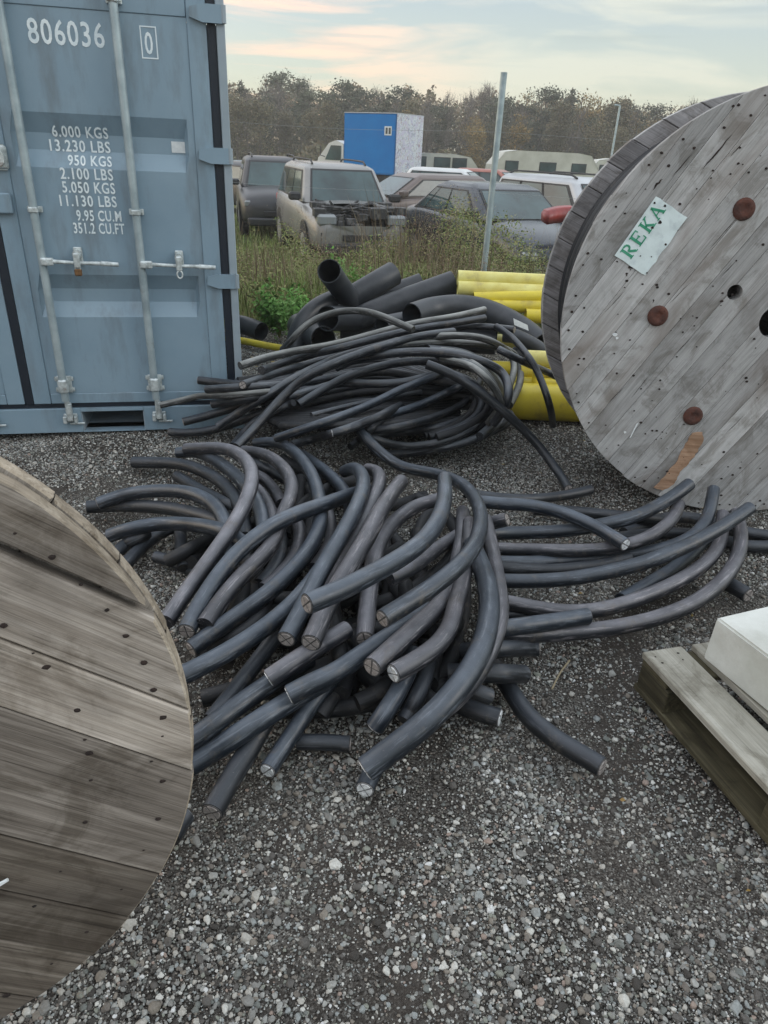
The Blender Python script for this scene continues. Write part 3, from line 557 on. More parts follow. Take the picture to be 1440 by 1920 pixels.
k = MB(); k.box(-.257, -.163, .0398, .0412, 1.402, 1.450, ch=.0003); k.build('sticker', M['white'], cont)

# ------------------------------------------------------------------ wooden reels
def poly_plank(h0, h1, Rad, n=14):
    """outline of one board: the strip h0<h<h1 of a disc; local x along the board"""
    def xr(h): return math.sqrt(max(0, Rad*Rad-h*h))
    hs = np.linspace(h0, h1, n)
    right = [(xr(h), h) for h in hs]; left = [(-xr(h), h) for h in hs[::-1]]
    out = []
    for p in right+left:
        if not out or math.hypot(out[-1][0]-p[0], out[-1][1]-p[1]) > 1e-4: out.append(p)
    if math.hypot(out[0][0]-out[-1][0], out[0][1]-out[-1][1]) < 1e-4: out.pop()
    return out
def inset(poly, d):
    n = len(poly); out = []
    for i in range(n):
        a = np.array(poly[i-1]); b = np.array(poly[i]); c = np.array(poly[(i+1) % n])
        e1 = (b-a)/(np.linalg.norm(b-a)+1e-9); e2 = (c-b)/(np.linalg.norm(c-b)+1e-9)
        n1 = np.array([-e1[1], e1[0]]); n2 = np.array([-e2[1], e2[0]]); m = n1+n2; L = m@m
        out.append(tuple(b+m*(2*d/L if L > .2 else d)))
    return out
def plank_mesh(name, poly, t, mats, parent, ch=.003, flip=1):
    """front face at z=t/2 .. back at -t/2, in the board's own frame; edges in the second material"""
    n = len(poly); ins = inset(poly, ch)
    V = [(x, y, -t/2) for x, y in poly]+[(x, y, t/2-ch) for x, y in poly]+[(x, y, t/2) for x, y in ins]
    F = [tuple(range(n-1, -1, -1))]; mi = [0]
    for i in range(n):
        j = (i+1) % n; arc = 1 if math.hypot(poly[i][0]-poly[j][0], poly[i][1]-poly[j][1]) < .16 else 0
        F.append((i, j, n+j, n+i)); mi.append(arc); F.append((n+i, n+j, 2*n+j, 2*n+i)); mi.append(arc)
    F.append(tuple(2*n+i for i in range(n))); mi.append(0)
    return mesh(name, V, F, mats, parent, mids=mi)
def reel_frame(c, yaw, tilt):
    e1 = Vector((math.cos(yaw), math.sin(yaw), 0)); nn = Vector((math.sin(yaw), -math.cos(yaw), 0))
    e2 = math.cos(tilt)*Vector((0, 0, 1))+math.sin(tilt)*nn; ez = e1.cross(e2)
    return Matrix((e1, e2, ez)).transposed()      # local x right, y up, z towards the viewer
def flange(parent, Rad, ang, seams, t, zc, mats, holes=(), rs=1.0, jig=.0015, gap=.0012, ch=.003):
    """boards laid side by side; each is its own object turned to run along local x"""
    rot = Matrix.Rotation(ang, 4, 'Z'); obs = []
    for k in range(len(seams)-1):
        h0, h1 = seams[k]+gap, seams[k+1]-gap
        rr = Rad+random.uniform(-.004, .003)
        h0c, h1c = max(h0, -rr+.004), min(h1, rr-.004)
        if h1c-h0c < .012: continue
        o = plank_mesh('plank', poly_plank(h0c, h1c, rr), t, mats((h0c+h1c)/2) if callable(mats) else mats, parent, ch=ch)
        hm = (h0c+h1c)/2
        # each board keeps its own origin so its grain and holes belong to it
        o.data.transform(Matrix.Translation((0, -hm, 0)))
        o.matrix_local = Matrix.Translation((0, 0, zc+random.uniform(-jig, jig))) @ rot @ Matrix.Translation((0, hm, 0)) @ Matrix.Rotation(random.uniform(-.0012, .0012), 4, 'X')
        obs.append(o)
    bpy.context.view_layer.update()
    for (hx, hy, hr) in holes:
        for o in obs:
            loc = o.matrix_local.inverted() @ Vector((hx, hy, zc))
            ys = [v.co.y for v in o.data.vertices]
            if loc.y+hr < min(ys) or loc.y-hr > max(ys): continue
            bm = bmesh.new(); bmesh.ops.create_cone(bm, cap_ends=True, segments=24, radius1=hr, radius2=hr, depth=t*4)
            me = bpy.data.meshes.new('c'); bm.to_mesh(me); bm.free(); co = bpy.data.objects.new('c', me); COL.objects.link(co)
            bpy.context.view_layer.update(); co.matrix_world = o.matrix_world @ Matrix.Translation((loc.x, loc.y, 0))
            md = o.modifiers.new('b', 'BOOLEAN'); md.object = co; md.operation = 'DIFFERENCE'; md.solver = 'EXACT'
            bpy.context.view_layer.update(); dg = bpy.context.evaluated_depsgraph_get()
            nm = bpy.data.meshes.new_from_object(o.evaluated_get(dg)); o.modifiers.clear(); o.data = nm
            bpy.data.objects.remove(co, do_unlink=True); bpy.data.meshes.remove(me)
    return obs
def nails(parent, spots, z, r, mt, name='nail_holes', deep=.0008):
    k = MB()
    for x, y in spots:
        s = random.uniform(.45, 1.35)*r; a = random.uniform(0, 3.14); n = 8
        V = [(x+s*math.cos(a+2*math.pi*i/n)*random.uniform(.8, 1.25), y+s*.8*math.sin(a+2*math.pi*i/n)*random.uniform(.8, 1.2), z+deep) for i in range(n)]+[(x, y, z+deep+.0012)]
        k.add(V, [(i, (i+1) % n, n) for i in range(n)])
    o = k.build(name, mt, parent); tag(o, kind='stuff'); return o
M['nail'] = mat('nail_hole_black', (0.010, 0.008, 0.007), 0.95, col2=(0.035, 0.022, 0.018), vscale=40)

# left reel, close to the camera
LC = (-.882, .692, .612*math.cos(.071)); LF = reel_frame(LC, .341, -.071)
reelL = empty('cable_reel', LC, LF)
tag(reelL, 'brown wooden cable reel cut off by the left edge, boards slanting down to the right', 'cable reel')
ra = R(-37)
def hdir(p, q, off=(0, 0)):  # distance of a disc point from the board axis
    return -math.sin(ra)*p+math.cos(ra)*q
seamL = sorted([hdir(.51, .257), hdir(.48, .128), hdir(.485, -.005), hdir(.41, -.222), hdir(.37, -.323), hdir(.307, -.402), .525])
lo = seamL[0]
while lo > -.60: lo -= .118; seamL.insert(0, lo)
seamL[0] = -.612; seamL.append(.612) if seamL[-1] < .6 else None
flange(reelL, .612, ra, seamL, .026, .018, lambda h: [M['woodLd' if h < .10 else 'woodLm' if h < .27 else 'woodL'], M['woodLe']], holes=[(0, 0, .05)])  # boards darken downwards in steps, imitating shade on the lower face
s2 = list(np.linspace(-.612, .612, 11)); flange(reelL, .614, ra+R(90), s2, .026, -.0125, [M['woodL'], M['woodLe']], holes=[(0, 0, .05)])
sp = [(.41, .376), (.45, .335), (.48, .287), (.509, .24), (.529, .191), (.549, .139), (.558, .086), (.567, .03), (.373, .238), (.402, .186), (.415, .159), (.445, .073), (.448, .016), (.45, -.012), (.446, -.066), (.426, -.15), (.54, -.053), (.538, -.178)]
for rr, n in ((.562, 40), (.447, 34), (.30, 22)):
    for i in range(n):
        a = 2*math.pi*i/n+random.uniform(-.03, .03); p = (rr*math.cos(a), rr*math.sin(a))
        if all(math.hypot(p[0]-q[0], p[1]-q[1]) > .035 for q in sp): sp.append(p)
nails(reelL, sp, .0315, .0046, M['nail'])
b = MB()
for i in range(20):
    a0 = 2*math.pi*i/20; a1 = 2*math.pi*(i+.94)/20; ri, ro_ = .21, .235
    V = [(r_*math.cos(a), r_*math.sin(a), z) for z in (-.40, -.030) for a in (a0, a1) for r_ in (ri, ro_)]
    b.add(V, [(0, 1, 3, 2), (4, 6, 7, 5), (0, 4, 5, 1), (2, 3, 7, 6), (0, 2, 6, 4), (1, 5, 7, 3)])
b.build('drum', M['woodL'], reelL)
k = MB(); 
k.tube(crom([(.14, -.245, .05), (.20, -.222, .048), (.27, -.232, .045), (.30, -.222, .044)], 14), .0030, 6); k.tube(crom([(.14, -.262, .046), (.22, -.245, .048), (.30, -.222, .044)], 12), .0026, 6)
k.tube(crom([(.16, -.34, .046), (.215, -.335, .050), (.225, -.365, .048), (.17, -.38, .045)], 14), .0028, 6)
k.build('loose_string', M['white'], reelL)

# right reel with its label
RC = (1.606, 3.05, .885); RF = reel_frame(RC, -.035, -.015)
reelR = empty('cable_reel', RC, RF)
tag(reelR, 'large grey weathered wooden cable reel with a green and white maker label', 'cable reel')
rb = R(59)
seamR = [-.885]
while seamR[-1] < .84: seamR.append(seamR[-1]+random.uniform(.085, .125))
seamR[-1] = .885
flange(reelR, .885, rb, seamR, .028, -.014, [M['woodR'], M['woodR']], holes=[(0, 0, .068), (-.199, .111, .031)], jig=.0012, gap=.0005, ch=.0016)
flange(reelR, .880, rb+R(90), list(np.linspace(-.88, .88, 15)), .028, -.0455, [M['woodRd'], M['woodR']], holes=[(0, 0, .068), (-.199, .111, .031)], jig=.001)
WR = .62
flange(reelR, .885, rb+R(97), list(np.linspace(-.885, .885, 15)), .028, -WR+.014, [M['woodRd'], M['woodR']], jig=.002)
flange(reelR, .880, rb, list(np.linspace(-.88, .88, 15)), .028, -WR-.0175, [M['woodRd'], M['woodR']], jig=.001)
k = MB()
for i in range(6):
    a = R(120+60*i); x, y = .492*math.cos(a), .492*math.sin(a); n = 20
    prof = [(.043, .0), (.042, .005), (.034, .0095), (.020, .010), (.017, .008), (0, .008)]
    kb = MB(); V = [(x+r_*math.cos(2*math.pi*j/n), y+r_*math.sin(2*math.pi*j/n), z+.002) for r_, z in prof[:-1] for j in range(n)]+[(x, y, .010)]
    F = [(m_*n+j, m_*n+(j+1) % n, (m_+1)*n+(j+1) % n, (m_+1)*n+j) for m_ in range(len(prof)-2) for j in range(n)]+[((len(prof)-2)*n+j, (len(prof)-2)*n+(j+1) % n, (len(prof)-1)*n) for j in range(n)]
    kb.add(V, F); autosmooth(kb.build('bolt_plate', M['rust'], reelR), 50)
sp = []
for rr, n in ((.855, 62), (.80, 48), (.665, 46), (.60, 30), (.33, 16)):
    for i in range(n):
        if random.random() < .12: continue
        a = 2*math.pi*i/n+random.uniform(-.035, .035); q = rr+random.uniform(-.008, .008); sp.append((q*math.cos(a), q*math.sin(a)))
for _ in range(40):
    a = random.uniform(0, 6.28); q = .85*math.sqrt(random.random()); cx_, cy_ = q*math.cos(a), q*math.sin(a)
    for _ in range(random.randint(1, 6)): sp.append((cx_+random.gauss(0, .03), cy_+random.gauss(0, .03)))
sp = [q for q in sp if math.hypot(*q) < .868 and math.hypot(*q) > .09]
nails(reelR, sp, .0018, .0052, M['nail'])
# splits: thin dark gouges along the grain
k = MB()
for (x, y, L_, w) in [(-.52, .57, .10, .006), (-.40, .62, .15, .008), (-.60, .50, .05, .010), (-.33, .63, .06, .004), (-.30, .34, .16, .0035), (-.68, .05, .12, .003), (-.25, .20, .10, .003), (-.50, -.30, .14, .003), (-.10, .52, .12, .004), (-.42, .10, .12, .003), (-.60, -.35, .10, .003), (-.05, -.45, .14, .003), (-.15, .74, .07, .005), (-.08, .66, .09, .006), (-.36, -.12, .10, .0025), (.2, .4, .2, .004), (.3, -.3, .2, .004)]:
    a = rb+random.uniform(-.12, .06); d = Vector((math.cos(a), math.sin(a), 0)); p = Vector((-d.y, d.x, 0)); c0 = Vector((x, y, .0026)); m_ = 6; V = []
    for i in range(m_+1):
        t_ = i/m_; ww = w*math.sin(math.pi*min(.97, max(.03, t_)))*random.uniform(.5, 1.1); jj = random.uniform(-.3, .3)*w; V += [c0+d*(L_*(t_-.5))+p*(ww/2+jj), c0+d*(L_*(t_-.5))-p*(ww/2-jj)]
    k.add(V, [(2*i, 2*i+1, 2*i+3, 2*i+2) for i in range(m_)])
o = k.build('grain_split', M['nail'], reelR); tag(o, kind='stuff')
# bare splintered strip below the lowest bolt
pl = [(-.232, -.505), (-.188, -.498), (-.172, -.54), (-.195, -.62), (-.24, -.70), (-.262, -.77), (-.300, -.800), (-.345, -.785), (-.310, -.73), (-.268, -.65), (-.250, -.57)]
pq = []
for i_, a_ in enumerate(pl):
    b_ = pl[(i_+1) % len(pl)]; n_ = max(2, int(math.hypot(a_[0]-b_[0], a_[1]-b_[1])/.012))
    for j_ in range(n_): pq.append((a_[0]+(b_[0]-a_[0])*j_/n_+random.uniform(-.004, .004), a_[1]+(b_[1]-a_[1])*j_/n_+random.uniform(-.003, .003)))
pl = pq[::-1]
plank_mesh('bare_splinter', pl if sum((pl[i-1][0]*pl[i][1]-pl[i][0]*pl[i-1][1]) for i in range(len(pl))) > 0 else pl[::-1], .006, [M['woodB'], M['woodB']], reelR, ch=.0004)
# label
A = Vector((-.716, .232, 0)); B = Vector((-.597, .457, 0)); ex = (B-A).normalized(); ey = Vector((ex.y, -ex.x, 0)); lw, lh = .256, .160
lab = MB()
nx, ny = 12, 8; V = []
for j in range(ny+1):
    for i in range(nx+1):
        x = lw*i/nx; y = lh*j/ny
        if j == ny: y -= random.uniform(0, .006)
        if i in (0, nx): x += random.uniform(-.002, .002)
        p = A+ex*x+ey*y; V.append((p.x, p.y, .0052+.0012*math.sin(i*1.3)*math.sin(j*1.1)))
lab.add(V, [(j*(nx+1)+i+1, j*(nx+1)+i, (j+1)*(nx+1)+i, (j+1)*(nx+1)+i+1) for j in range(ny) for i in range(nx)])
M['label'] = mat('label_paper', (0.66, 0.76, 0.76), 0.6, col2=(0.50, 0.58, 0.60), vscale=18, lo=.5, hi=.72)
M['lgreen'] = mat('label_green_ink', (0.03, 0.27, 0.15), 0.6, col2=(0.12, 0.42, 0.29), vscale=40, lo=.5, hi=.75)
lo_ = lab.build('label', M['label'], reelR)
def on_label(u, v, z=.0068):  # u along the long side, v down
    p = A+ex*u+ey*v; return Vector((p.x, p.y, z))
# serif capitals built from bars
def glyph(mb, ch, u0, v0, w, h, s):
    def bar(x0, y0, x1, y1, th):
        a = on_label(u0+x0*w, v0+(1-y0)*h); b_ = on_label(u0+x1*w, v0+(1-y1)*h); d = (b_-a).normalized(); q = Vector((-d.y, d.x, 0))*th/2; mb.add([a+q, a-q, b_-q, b_+q], [(0, 1, 2, 3)])
    T = s; t2 = s*.42
    if ch in 'REK':
        bar(.22, 0, .22, 1, T); bar(0, 0, .44, 0, t2); bar(0, 1, .44, 1, t2)
    if ch == 'R':
        cs = [(.44, 1), (.72, .96), (.84, .76), (.72, .56), (.40, .52)]
        for a, b_ in zip(cs, cs[1:]): bar(*a, *b_, T*.75)
        bar(.45, .50, .85, .04, T*.9); bar(.78, 0, 1.02, 0, t2)
    if ch == 'E':
        bar(.30, 1, .90, 1, t2*1.3); bar(.88, 1.02, .88, .76, t2); bar(.30, .52, .68, .52, t2*1.2); bar(.66, .64, .66, .40, t2); bar(.30, 0, .92, 0, t2*1.3); bar(.92, -.02, .92, .27, t2)
    if ch == 'K':
        bar(.30, .42, .80, .98, t2*1.3); bar(.62, 1, 1.0, 1, t2); bar(.42, .55, .85, .04, T*.9); bar(.66, 0, 1.05, 0, t2)
    if ch == 'A':
        bar(.10, 0, .48, 1, t2*1.2); bar(.46, 1.02, .86, 0, T*.95); bar(.24, .34, .72, .34, t2); bar(-.04, 0, .26, 0, t2); bar(.66, 0, 1.06, 0, t2)
k = MB()
for i, ch in enumerate('REKA'): glyph(k, ch, .020+i*.0565, .012, .044, .052, .0105)
k.build('label_lettering', M['lgreen'], lo_)
k = MB()
for (u, v, s) in [(.188, .075, .010), (.158, .062, .007), (.135, .148, .006), (.245, .052, .006), (.232, .010, .006), (.05, .09, .004), (.07, .13, .003), (.012, .155, .005)]:
    c0 = on_label(u, v, .0072); n = 7; V = [c0+Vector((math.cos(6.28*i/n)*s*random.uniform(.5, 1), math.sin(6.28*i/n)*s*random.uniform(.5, 1), 0)) for i in range(n)]; k.add(V, [tuple(range(n))])
o = k.build('label_tear', M['nail'], lo_)
k = MB()
for (x, y, s) in [(-.657, -.087, .013), (-.645, -.100, .008), (-.530, -.520, .008)]:
    n = 7; k.add([(x+math.cos(6.28*i/n)*s*random.uniform(.5, 1), y+math.sin(6.28*i/n)*s*random.uniform(.5, 1), .006) for i in range(n)], [tuple(range(n))])
k.add([(-.505, -.545, .006), (-.500, -.545, .006), (-.478, -.470, .006), (-.488, -.478, .006)], [(0, 1, 2, 3)])
k.build('paint_chip', M['white'], reelR)
# drum core and the cable wound on it
b = MB(); b.cyl((0, 0, -.062), (0, 0, -WR+.032), .40, 28, cap=False); b.build('drum', M['dark'], reelR)  # black colour on the drum stands in for the darkness inside it
prof = []; n = 7; z0, z1 = -.066, -WR+.034; pitch = (z1-z0)/n
for i in range(n):
    for q in range(9):
        t_ = math.pi*q/8; prof.append((.785+.028*math.sin(t_), z0+pitch*(i+.5-.5*math.cos(t_))))
ns_ = 96; V = [(r_*math.cos(2*math.pi*j/ns_), r_*math.sin(2*math.pi*j/ns_), z) for r_, z in prof for j in range(ns_)]
F = [(m_*ns_+j, m_*ns_+(j+1) % ns_, (m_+1)*ns_+(j+1) % ns_, (m_+1)*ns_+j) for m_ in range(len(prof)-1) for j in range(ns_)]
wc = mesh('wound_cable', V, F, M['cabK'], None, True, recalc=True); wc.matrix_world = Matrix.Translation(Vector(RC)) @ RF.to_4x4()
tag(wc, 'black cable wound between the flanges of the grey reel', 'cable')

# ------------------------------------------------------------------ pallet and block
PD = Vector((.285, -.9585, 0)); PX = Vector((.9585, .285, 0))
P0 = Vector((.802, 1.735, 0))
pal = empty('pallet', P0, (0, 0, math.atan2(PD.y, PD.x)))
tag(pal, 'weathered grey wooden pallet with a mossy runner under a pale block', 'pallet')
# in pallet space: x runs along the edge board, y is to the far side (negative y = towards +X world)
def pb(name, x0, x1, y0, y1, z0, z1, mt, n=None):
    k = MB(); k.box(-(x1-x0)/2, (x1-x0)/2, -(y1-y0)/2, (y1-y0)/2, -(z1-z0)/2, (z1-z0)/2, ch=.0025)
    o = k.build(name, mt, pal); o.location = ((x0+x1)/2, (y0+y1)/2, (z0+z1)/2); return o
pb('deck_board', 0, 1.2, 0, .137, .1235, .145, M['woodP'])
for y in (.175, .315, .455, .595): pb('deck_board', 0, 1.2, y, y+.10, .1235, .145, M['woodP'])
pb('deck_board', 0, 1.2, .735, .835, .1235, .145, M['woodP'])
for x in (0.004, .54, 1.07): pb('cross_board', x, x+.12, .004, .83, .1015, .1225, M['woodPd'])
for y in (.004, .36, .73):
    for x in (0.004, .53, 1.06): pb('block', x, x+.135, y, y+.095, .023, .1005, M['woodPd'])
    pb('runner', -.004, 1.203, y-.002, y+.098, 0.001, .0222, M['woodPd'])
k = MB()
for x in (.03, .06, .575, .61, 1.1, 1.13):
    for y in (.025, .10): k.cyl((x, y+random.uniform(-.008, .008), .144), (x, y, .1458), .0028, 6)
o = k.build('nail_heads', M['nail'], pal); tag(o, kind='stuff')
bm = bmesh.new(); bmesh.ops.create_cube(bm, size=1)
for v in bm.verts: v.co = Vector(((v.co.x+.5)*.85, (v.co.y+.5)*.62, (v.co.z+.5)*.152))
for v in bm.verts:
    if v.co.z > .1: v.co.x += .004 if v.co.x < .1 else -.004
bmesh.ops.bevel(bm, geom=bm.edges[:], offset=.006, segments=2, affect='EDGES')
me = bpy.data.meshes.new('pale_block'); bm.to_mesh(me); bm.free(); me.materials.append(M['stone_w']); blk = link(bpy.data.objects.new('pale_block', me))
blk.matrix_world = Matrix.Translation((.975, 1.715, .1475)) @ Matrix.Rotation(math.atan2(-.925, .38), 4, 'Z')
tag(blk, 'thick pale square-edged block lying on the pallet at the right edge', 'block')

# ------------------------------------------------------------------ cables
# each entry: layer (order in the heap), radius, heights along the piece, points read from the photograph, which ends show a cut face, sheath, label
G1, G2, G3 = 'thick cables of the front heap', 'cables of the low coil on the right', 'thinner cables of the rear heap'
CAB = []
def cb(L, r, zs, pts, cuts, mt, label, group):
    if 'rear' in group: zs = [z*(1.22 if z > .3 else 1.1) for z in zs]
    CAB.append(dict(L=L, r=r, zs=zs, pts=pts, cuts=cuts, mt=mt, label=label, group=group))
A_, B_, C_ = 'cabA', 'cabB', 'cabC'
rf = .0278
cb(5, rf, [.12, .30, .36, .30, .20, .12], [(350, 842), (402, 840), (440, 847), (467, 870), (473, 905), (460, 945), (440, 982), (410, 1027), (377, 1072), (345, 1115), (312, 1165)], '', B_, 'highest arched cable at the left of the front heap, foot behind the brown reel', G1)
cb(2, rf, [.04, .10, .16, .14], [(250, 867), (290, 867), (340, 870), (377, 882), (410, 900), (435, 925), (455, 965), (460, 1010)], 's', C_, 'front heap cable whose blunt end points left over the gravel just below the container', G1)
cb(3, rf, [.06, .16, .24, .16], [(334, 849), (365, 847), (402, 862), (435, 885), (462, 912), (488, 950), (495, 1000)], 's', A_, 'front heap cable with its blunt end above the left pointing one, curving down right', G1)
cb(1, rf*.95, [.04, .06, .06], [(332, 893), (352, 905), (377, 920), (410, 938), (450, 960)], 's', C_, 'short dark cable end lying between two longer left pointing cables', G1)
cb(2, rf, [.04, .12, .20, .22, .14], [(185, 944), (222, 931), (252, 924), (302, 920), (352, 923), (390, 938), (415, 963), (428, 1000), (425, 1050)], 's', A_, 'cable sweeping up over the topmost left pair beside the brown reel rim', G1)
cb(1, rf, [.04, .08, .11, .08], [(163, 951), (215, 948), (265, 949), (315, 953), (352, 960), (390, 970), (430, 985)], 's', C_, 'straight cable with a pale cut end touching the brown reel outline, nearly level', G1)
cb(2, rf, [.05, .10, .13, .12], [(205, 1005), (240, 993), (290, 983), (340, 982), (390, 988), (430, 1000), (465, 1025)], 's', A_, 'third level cable coming out from behind the brown reel', G1)
cb(0, rf*.9, [.035, .035], [(232, 1062), (262, 1030), (300, 1000), (335, 985)], '', C_, 'dark slanting cable lying under the third level cable', G1)
cb(0, rf*.9, [.035, .035], [(215, 1040), (240, 1018), (275, 1000)], '', C_, 'short dark cable stub half hidden by the brown reel', G1)
cb(0, rf*.85, [.035, .06], [(292, 1044), (327, 1054), (365, 1074), (400, 1095)], 's', C_, 'small dark cable end seen through the gap right of the brown reel', G1)
cb(0, rf*.9, [.035, .04], [(338, 995), (340, 1030), (345, 1065)], '', C_, 'dark upright looking cable in the gap under the arched cable', G1)
cb(5, rf, [.10, .26, .30, .26, .14], [(456, 846), (490, 850), (520, 866), (541, 890), (548, 917), (541, 945), (523, 978), (515, 1020), (477, 1057), (440, 1092), (403, 1140), (384, 1172)], '', B_, 'second arch from the left, its lower part a paler grey behind the long diagonal', G1)
cb(6, rf, [.10, .22, .34, .28, .16], [(350, 1183), (377, 1128), (404, 1086), (440, 1040), (477, 1008), (515, 982), (565, 960), (615, 943), (655, 928), (690, 918)], 's', A_, 'long diagonal cable on top at left, round cut end facing us beside the reel', G1)
cb(4, rf, [.08, .22, .30, .28, .20, .12], [(478, 832), (512, 828), (540, 838), (563, 858), (582, 885), (594, 915), (602, 955), (600, 994), (577, 1036), (542, 1078), (497, 1119), (445, 1154), (393, 1188), (359, 1217)], 'e', A_, 'third arch whose foot runs long to a cut end at the brown reel rim', G1)
cb(3, rf, [.06, .16, .26, .24, .16], [(565, 852), (595, 872), (620, 892), (641, 914), (655, 938), (658, 965), (642, 1008), (610, 1055), (575, 1105), (543, 1142), (508, 1169), (456, 1208), (404, 1237), (350, 1264), (322, 1276)], '', A_, 'fourth arch from the left, its foot passing behind the brown reel', G1)
cb(1, rf*.9, [.08, .12], [(455, 858), (487, 874), (515, 886), (540, 902)], '', C_, 'small dark cable crossing high between the first and second arches', G1)
cb(1, rf*.9, [.08, .12], [(470, 885), (495, 898), (515, 920), (528, 945)], '', B_, 'dark curved cable in the shade between the first and second arches', G1)
cb(2, rf*.9, [.08, .16, .12], [(465, 905), (487, 922), (503, 946), (512, 972), (512, 1005)], '', B_, 'grey curved cable under the second arch, hidden below by the long diagonal', G1)
cb(2, rf*.9, [.14, .12, .06], [(545, 960), (562, 995), (556, 1035), (532, 1072), (495, 1105)], '', B_, 'inner cable curving below the long diagonal, second from the left', G1)
cb(1, rf*.9, [.12, .10, .05], [(518, 975), (527, 1015), (517, 1060), (490, 1095)], '', C_, 'inner cable curving below the long diagonal, leftmost and darkest', G1)
cb(2, rf*.85, [.14, .10], [(612, 950), (621, 985), (616, 1025), (590, 1065)], '', B_, 'inner upright cable below the long diagonal, nearest the bunch of three', G1)
cb(6.5, rf, [.14, .34, .38, .32, .24], [(646, 884), (662, 878), (676, 886), (682, 908), (673, 940), (655, 978), (635, 1015), (610, 1055), (588, 1098), (566, 1145), (537, 1198)], 'e', A_, 'leftmost of three cables bunched together at the top centre of the front heap', G1)
cb(6.2, rf, [.14, .32, .34, .22, .16], [(690, 880), (708, 886), (711, 908), (700, 940), (680, 980), (655, 1025), (630, 1065), (606, 1105), (590, 1150)], '', B_, 'middle one of three cables bunched together at the top centre', G1)
cb(7, rf*1.05, [.30, .38, .38, .30, .24], [(752, 903), (735, 925), (712, 960), (692, 1000), (668, 1042), (643, 1082), (620, 1122), (583, 1205)], 'se', B_, 'rightmost and palest of three cables bunched together at the top centre', G1)
cb(4, rf, [.18, .28, .28, .22], [(835, 933), (802, 942), (777, 951), (747, 971), (722, 998), (706, 1028), (697, 1070), (692, 1110), (687, 1152), (684, 1198)], 'e', B_, 'mauve grey cable hanging straight down to a cut end under the longest top cable', G1)
cb(9, rf, [.44, .44, .42, .36], [(576, 1132), (629, 1111), (699, 1076), (751, 1046), (794, 1014), (822, 974), (833, 937), (834, 897)], 'se', A_, 'topmost cable of the front heap, cut at both ends, lying over everything', G1)
cb(8.5, rf*.97, [.10, .05, .12, .22, .30, .40, .38, .32], [(676, 806), (698, 837), (725, 858), (758, 879), (796, 884), (835, 893), (866, 906), (890, 932), (902, 965), (898, 1003), (877, 1046), (838, 1084), (786, 1118), (746, 1143), (718, 1160)], 'e', A_, 'cable looping over from the rear heap to a cut end at the centre', G1)
cb(5, rf*.95, [.30, .30, .26], [(950, 974), (925, 980), (872, 997), (831, 1021), (796, 1046), (765, 1068), (730, 1085)], 's', B_, 'cable poking out right through the big loop with a blunt end', G1)
cb(6, rf*1.05, [.26, .28, .24, .14, .06], [(698, 1251), (734, 1218), (775, 1180), (820, 1140), (846, 1104), (856, 1060), (866, 1010), (868, 960)], 's', B_, 'brownish grey cable with a round dull cut end, left one of the pair below centre', G1)
cb(6.1, rf*.98, [.22, .26, .22, .12, .06], [(738, 1263), (775, 1243), (817, 1215), (843, 1177), (854, 1135), (868, 1085), (878, 1030), (880, 980)], 's', B_, 'cable with a bright four part metal cut end, right one of the pair below centre', G1)
cb(7, rf*1.17, [.05, .14, .24, .28, .22, .12], [(686, 1442), (734, 1405), (790, 1364), (842, 1311), (880, 1262), (905, 1212), (917, 1155), (915, 1105), (902, 1060), (884, 1020)], 's', A_, 'thickest cable, sweeping round the right flank of the front heap to the lowest cut end', G1)
cb(6, rf, [.12, .20, .22, .18, .14], [(800, 1352), (858, 1310), (895, 1262), (925, 1204), (938, 1152), (936, 1110), (927, 1055), (918, 1010), (910, 975)], '', B_, 'outermost cable on the right flank, its edge worn pale', G1)
cb(4, rf, [.14, .16, .18, .16], [(543, 1303), (578, 1284), (630, 1260), (675, 1230), (717, 1202), (765, 1172), (800, 1140)], 's', A_, 'cable with a bright rimmed cut end pointing left at the middle front', G1)
cb(4, rf*.95, [.16, .18, .20], [(505, 1272), (543, 1246), (573, 1226), (614, 1202), (650, 1180)], 's', B_, 'short looking cable with a hollow dull cut end, above the bright rimmed one', G1)
cb(3, rf, [.05, .10, .14, .12], [(330, 1404), (359, 1388), (404, 1355), (456, 1316), (494, 1290), (540, 1260), (580, 1235)], '', A_, 'upper one of two parallel cables leaving the brown reel towards the right', G1)
cb(2, rf*1.05, [.04, .07, .11, .10], [(325, 1452), (359, 1433), (404, 1405), (456, 1371), (508, 1337), (555, 1308), (610, 1275)], '', A_, 'lower one of two parallel cables leaving the brown reel towards the right', G1)
cb(1, rf*.85, [.035, .05, .09], [(502, 1444), (536, 1393), (566, 1348), (597, 1304), (640, 1252)], 's', A_, 'slim cable slanting down to the gravel with a pale rimmed end', G1)
cb(1, rf, [.036, .05, .07], [(398, 1522), (417, 1488), (442, 1445), (470, 1400), (495, 1355)], 's', C_, 'lowest cable of the front heap, its scuffed end on the gravel right of the reel', G1)
cb(0, rf*.95, [.036, .036], [(346, 1528), (333, 1545), (318, 1570)], 's', C_, 'stub with a pale cut face just peeping out at the reel foot', G1)
cb(0, rf*.8, [.03, .03], [(560, 1391), (612, 1392), (655, 1395)], 'e', C_, 'dark short cable lying level on the gravel in the heap shade', G1)
cb(2, rf*.9, [.05, .10, .14], [(396, 1352), (425, 1315), (456, 1274), (494, 1225), (522, 1188), (560, 1145)], '', C_, 'steep shaded cable crossing under the fourth arch foot', G1)
cb(3, rf*.92, [.10, .12, .16], [(703, 1364), (727, 1329), (748, 1294), (764, 1260), (775, 1225)], 's', A_, 'short cable with a bright metal cut end above the lowest end', G1)
cb(2, rf*.85, [.06, .12, .16], [(758, 1352), (779, 1315), (796, 1274), (806, 1235)], '', C_, 'dark cable squeezed beside the thickest one', G1)
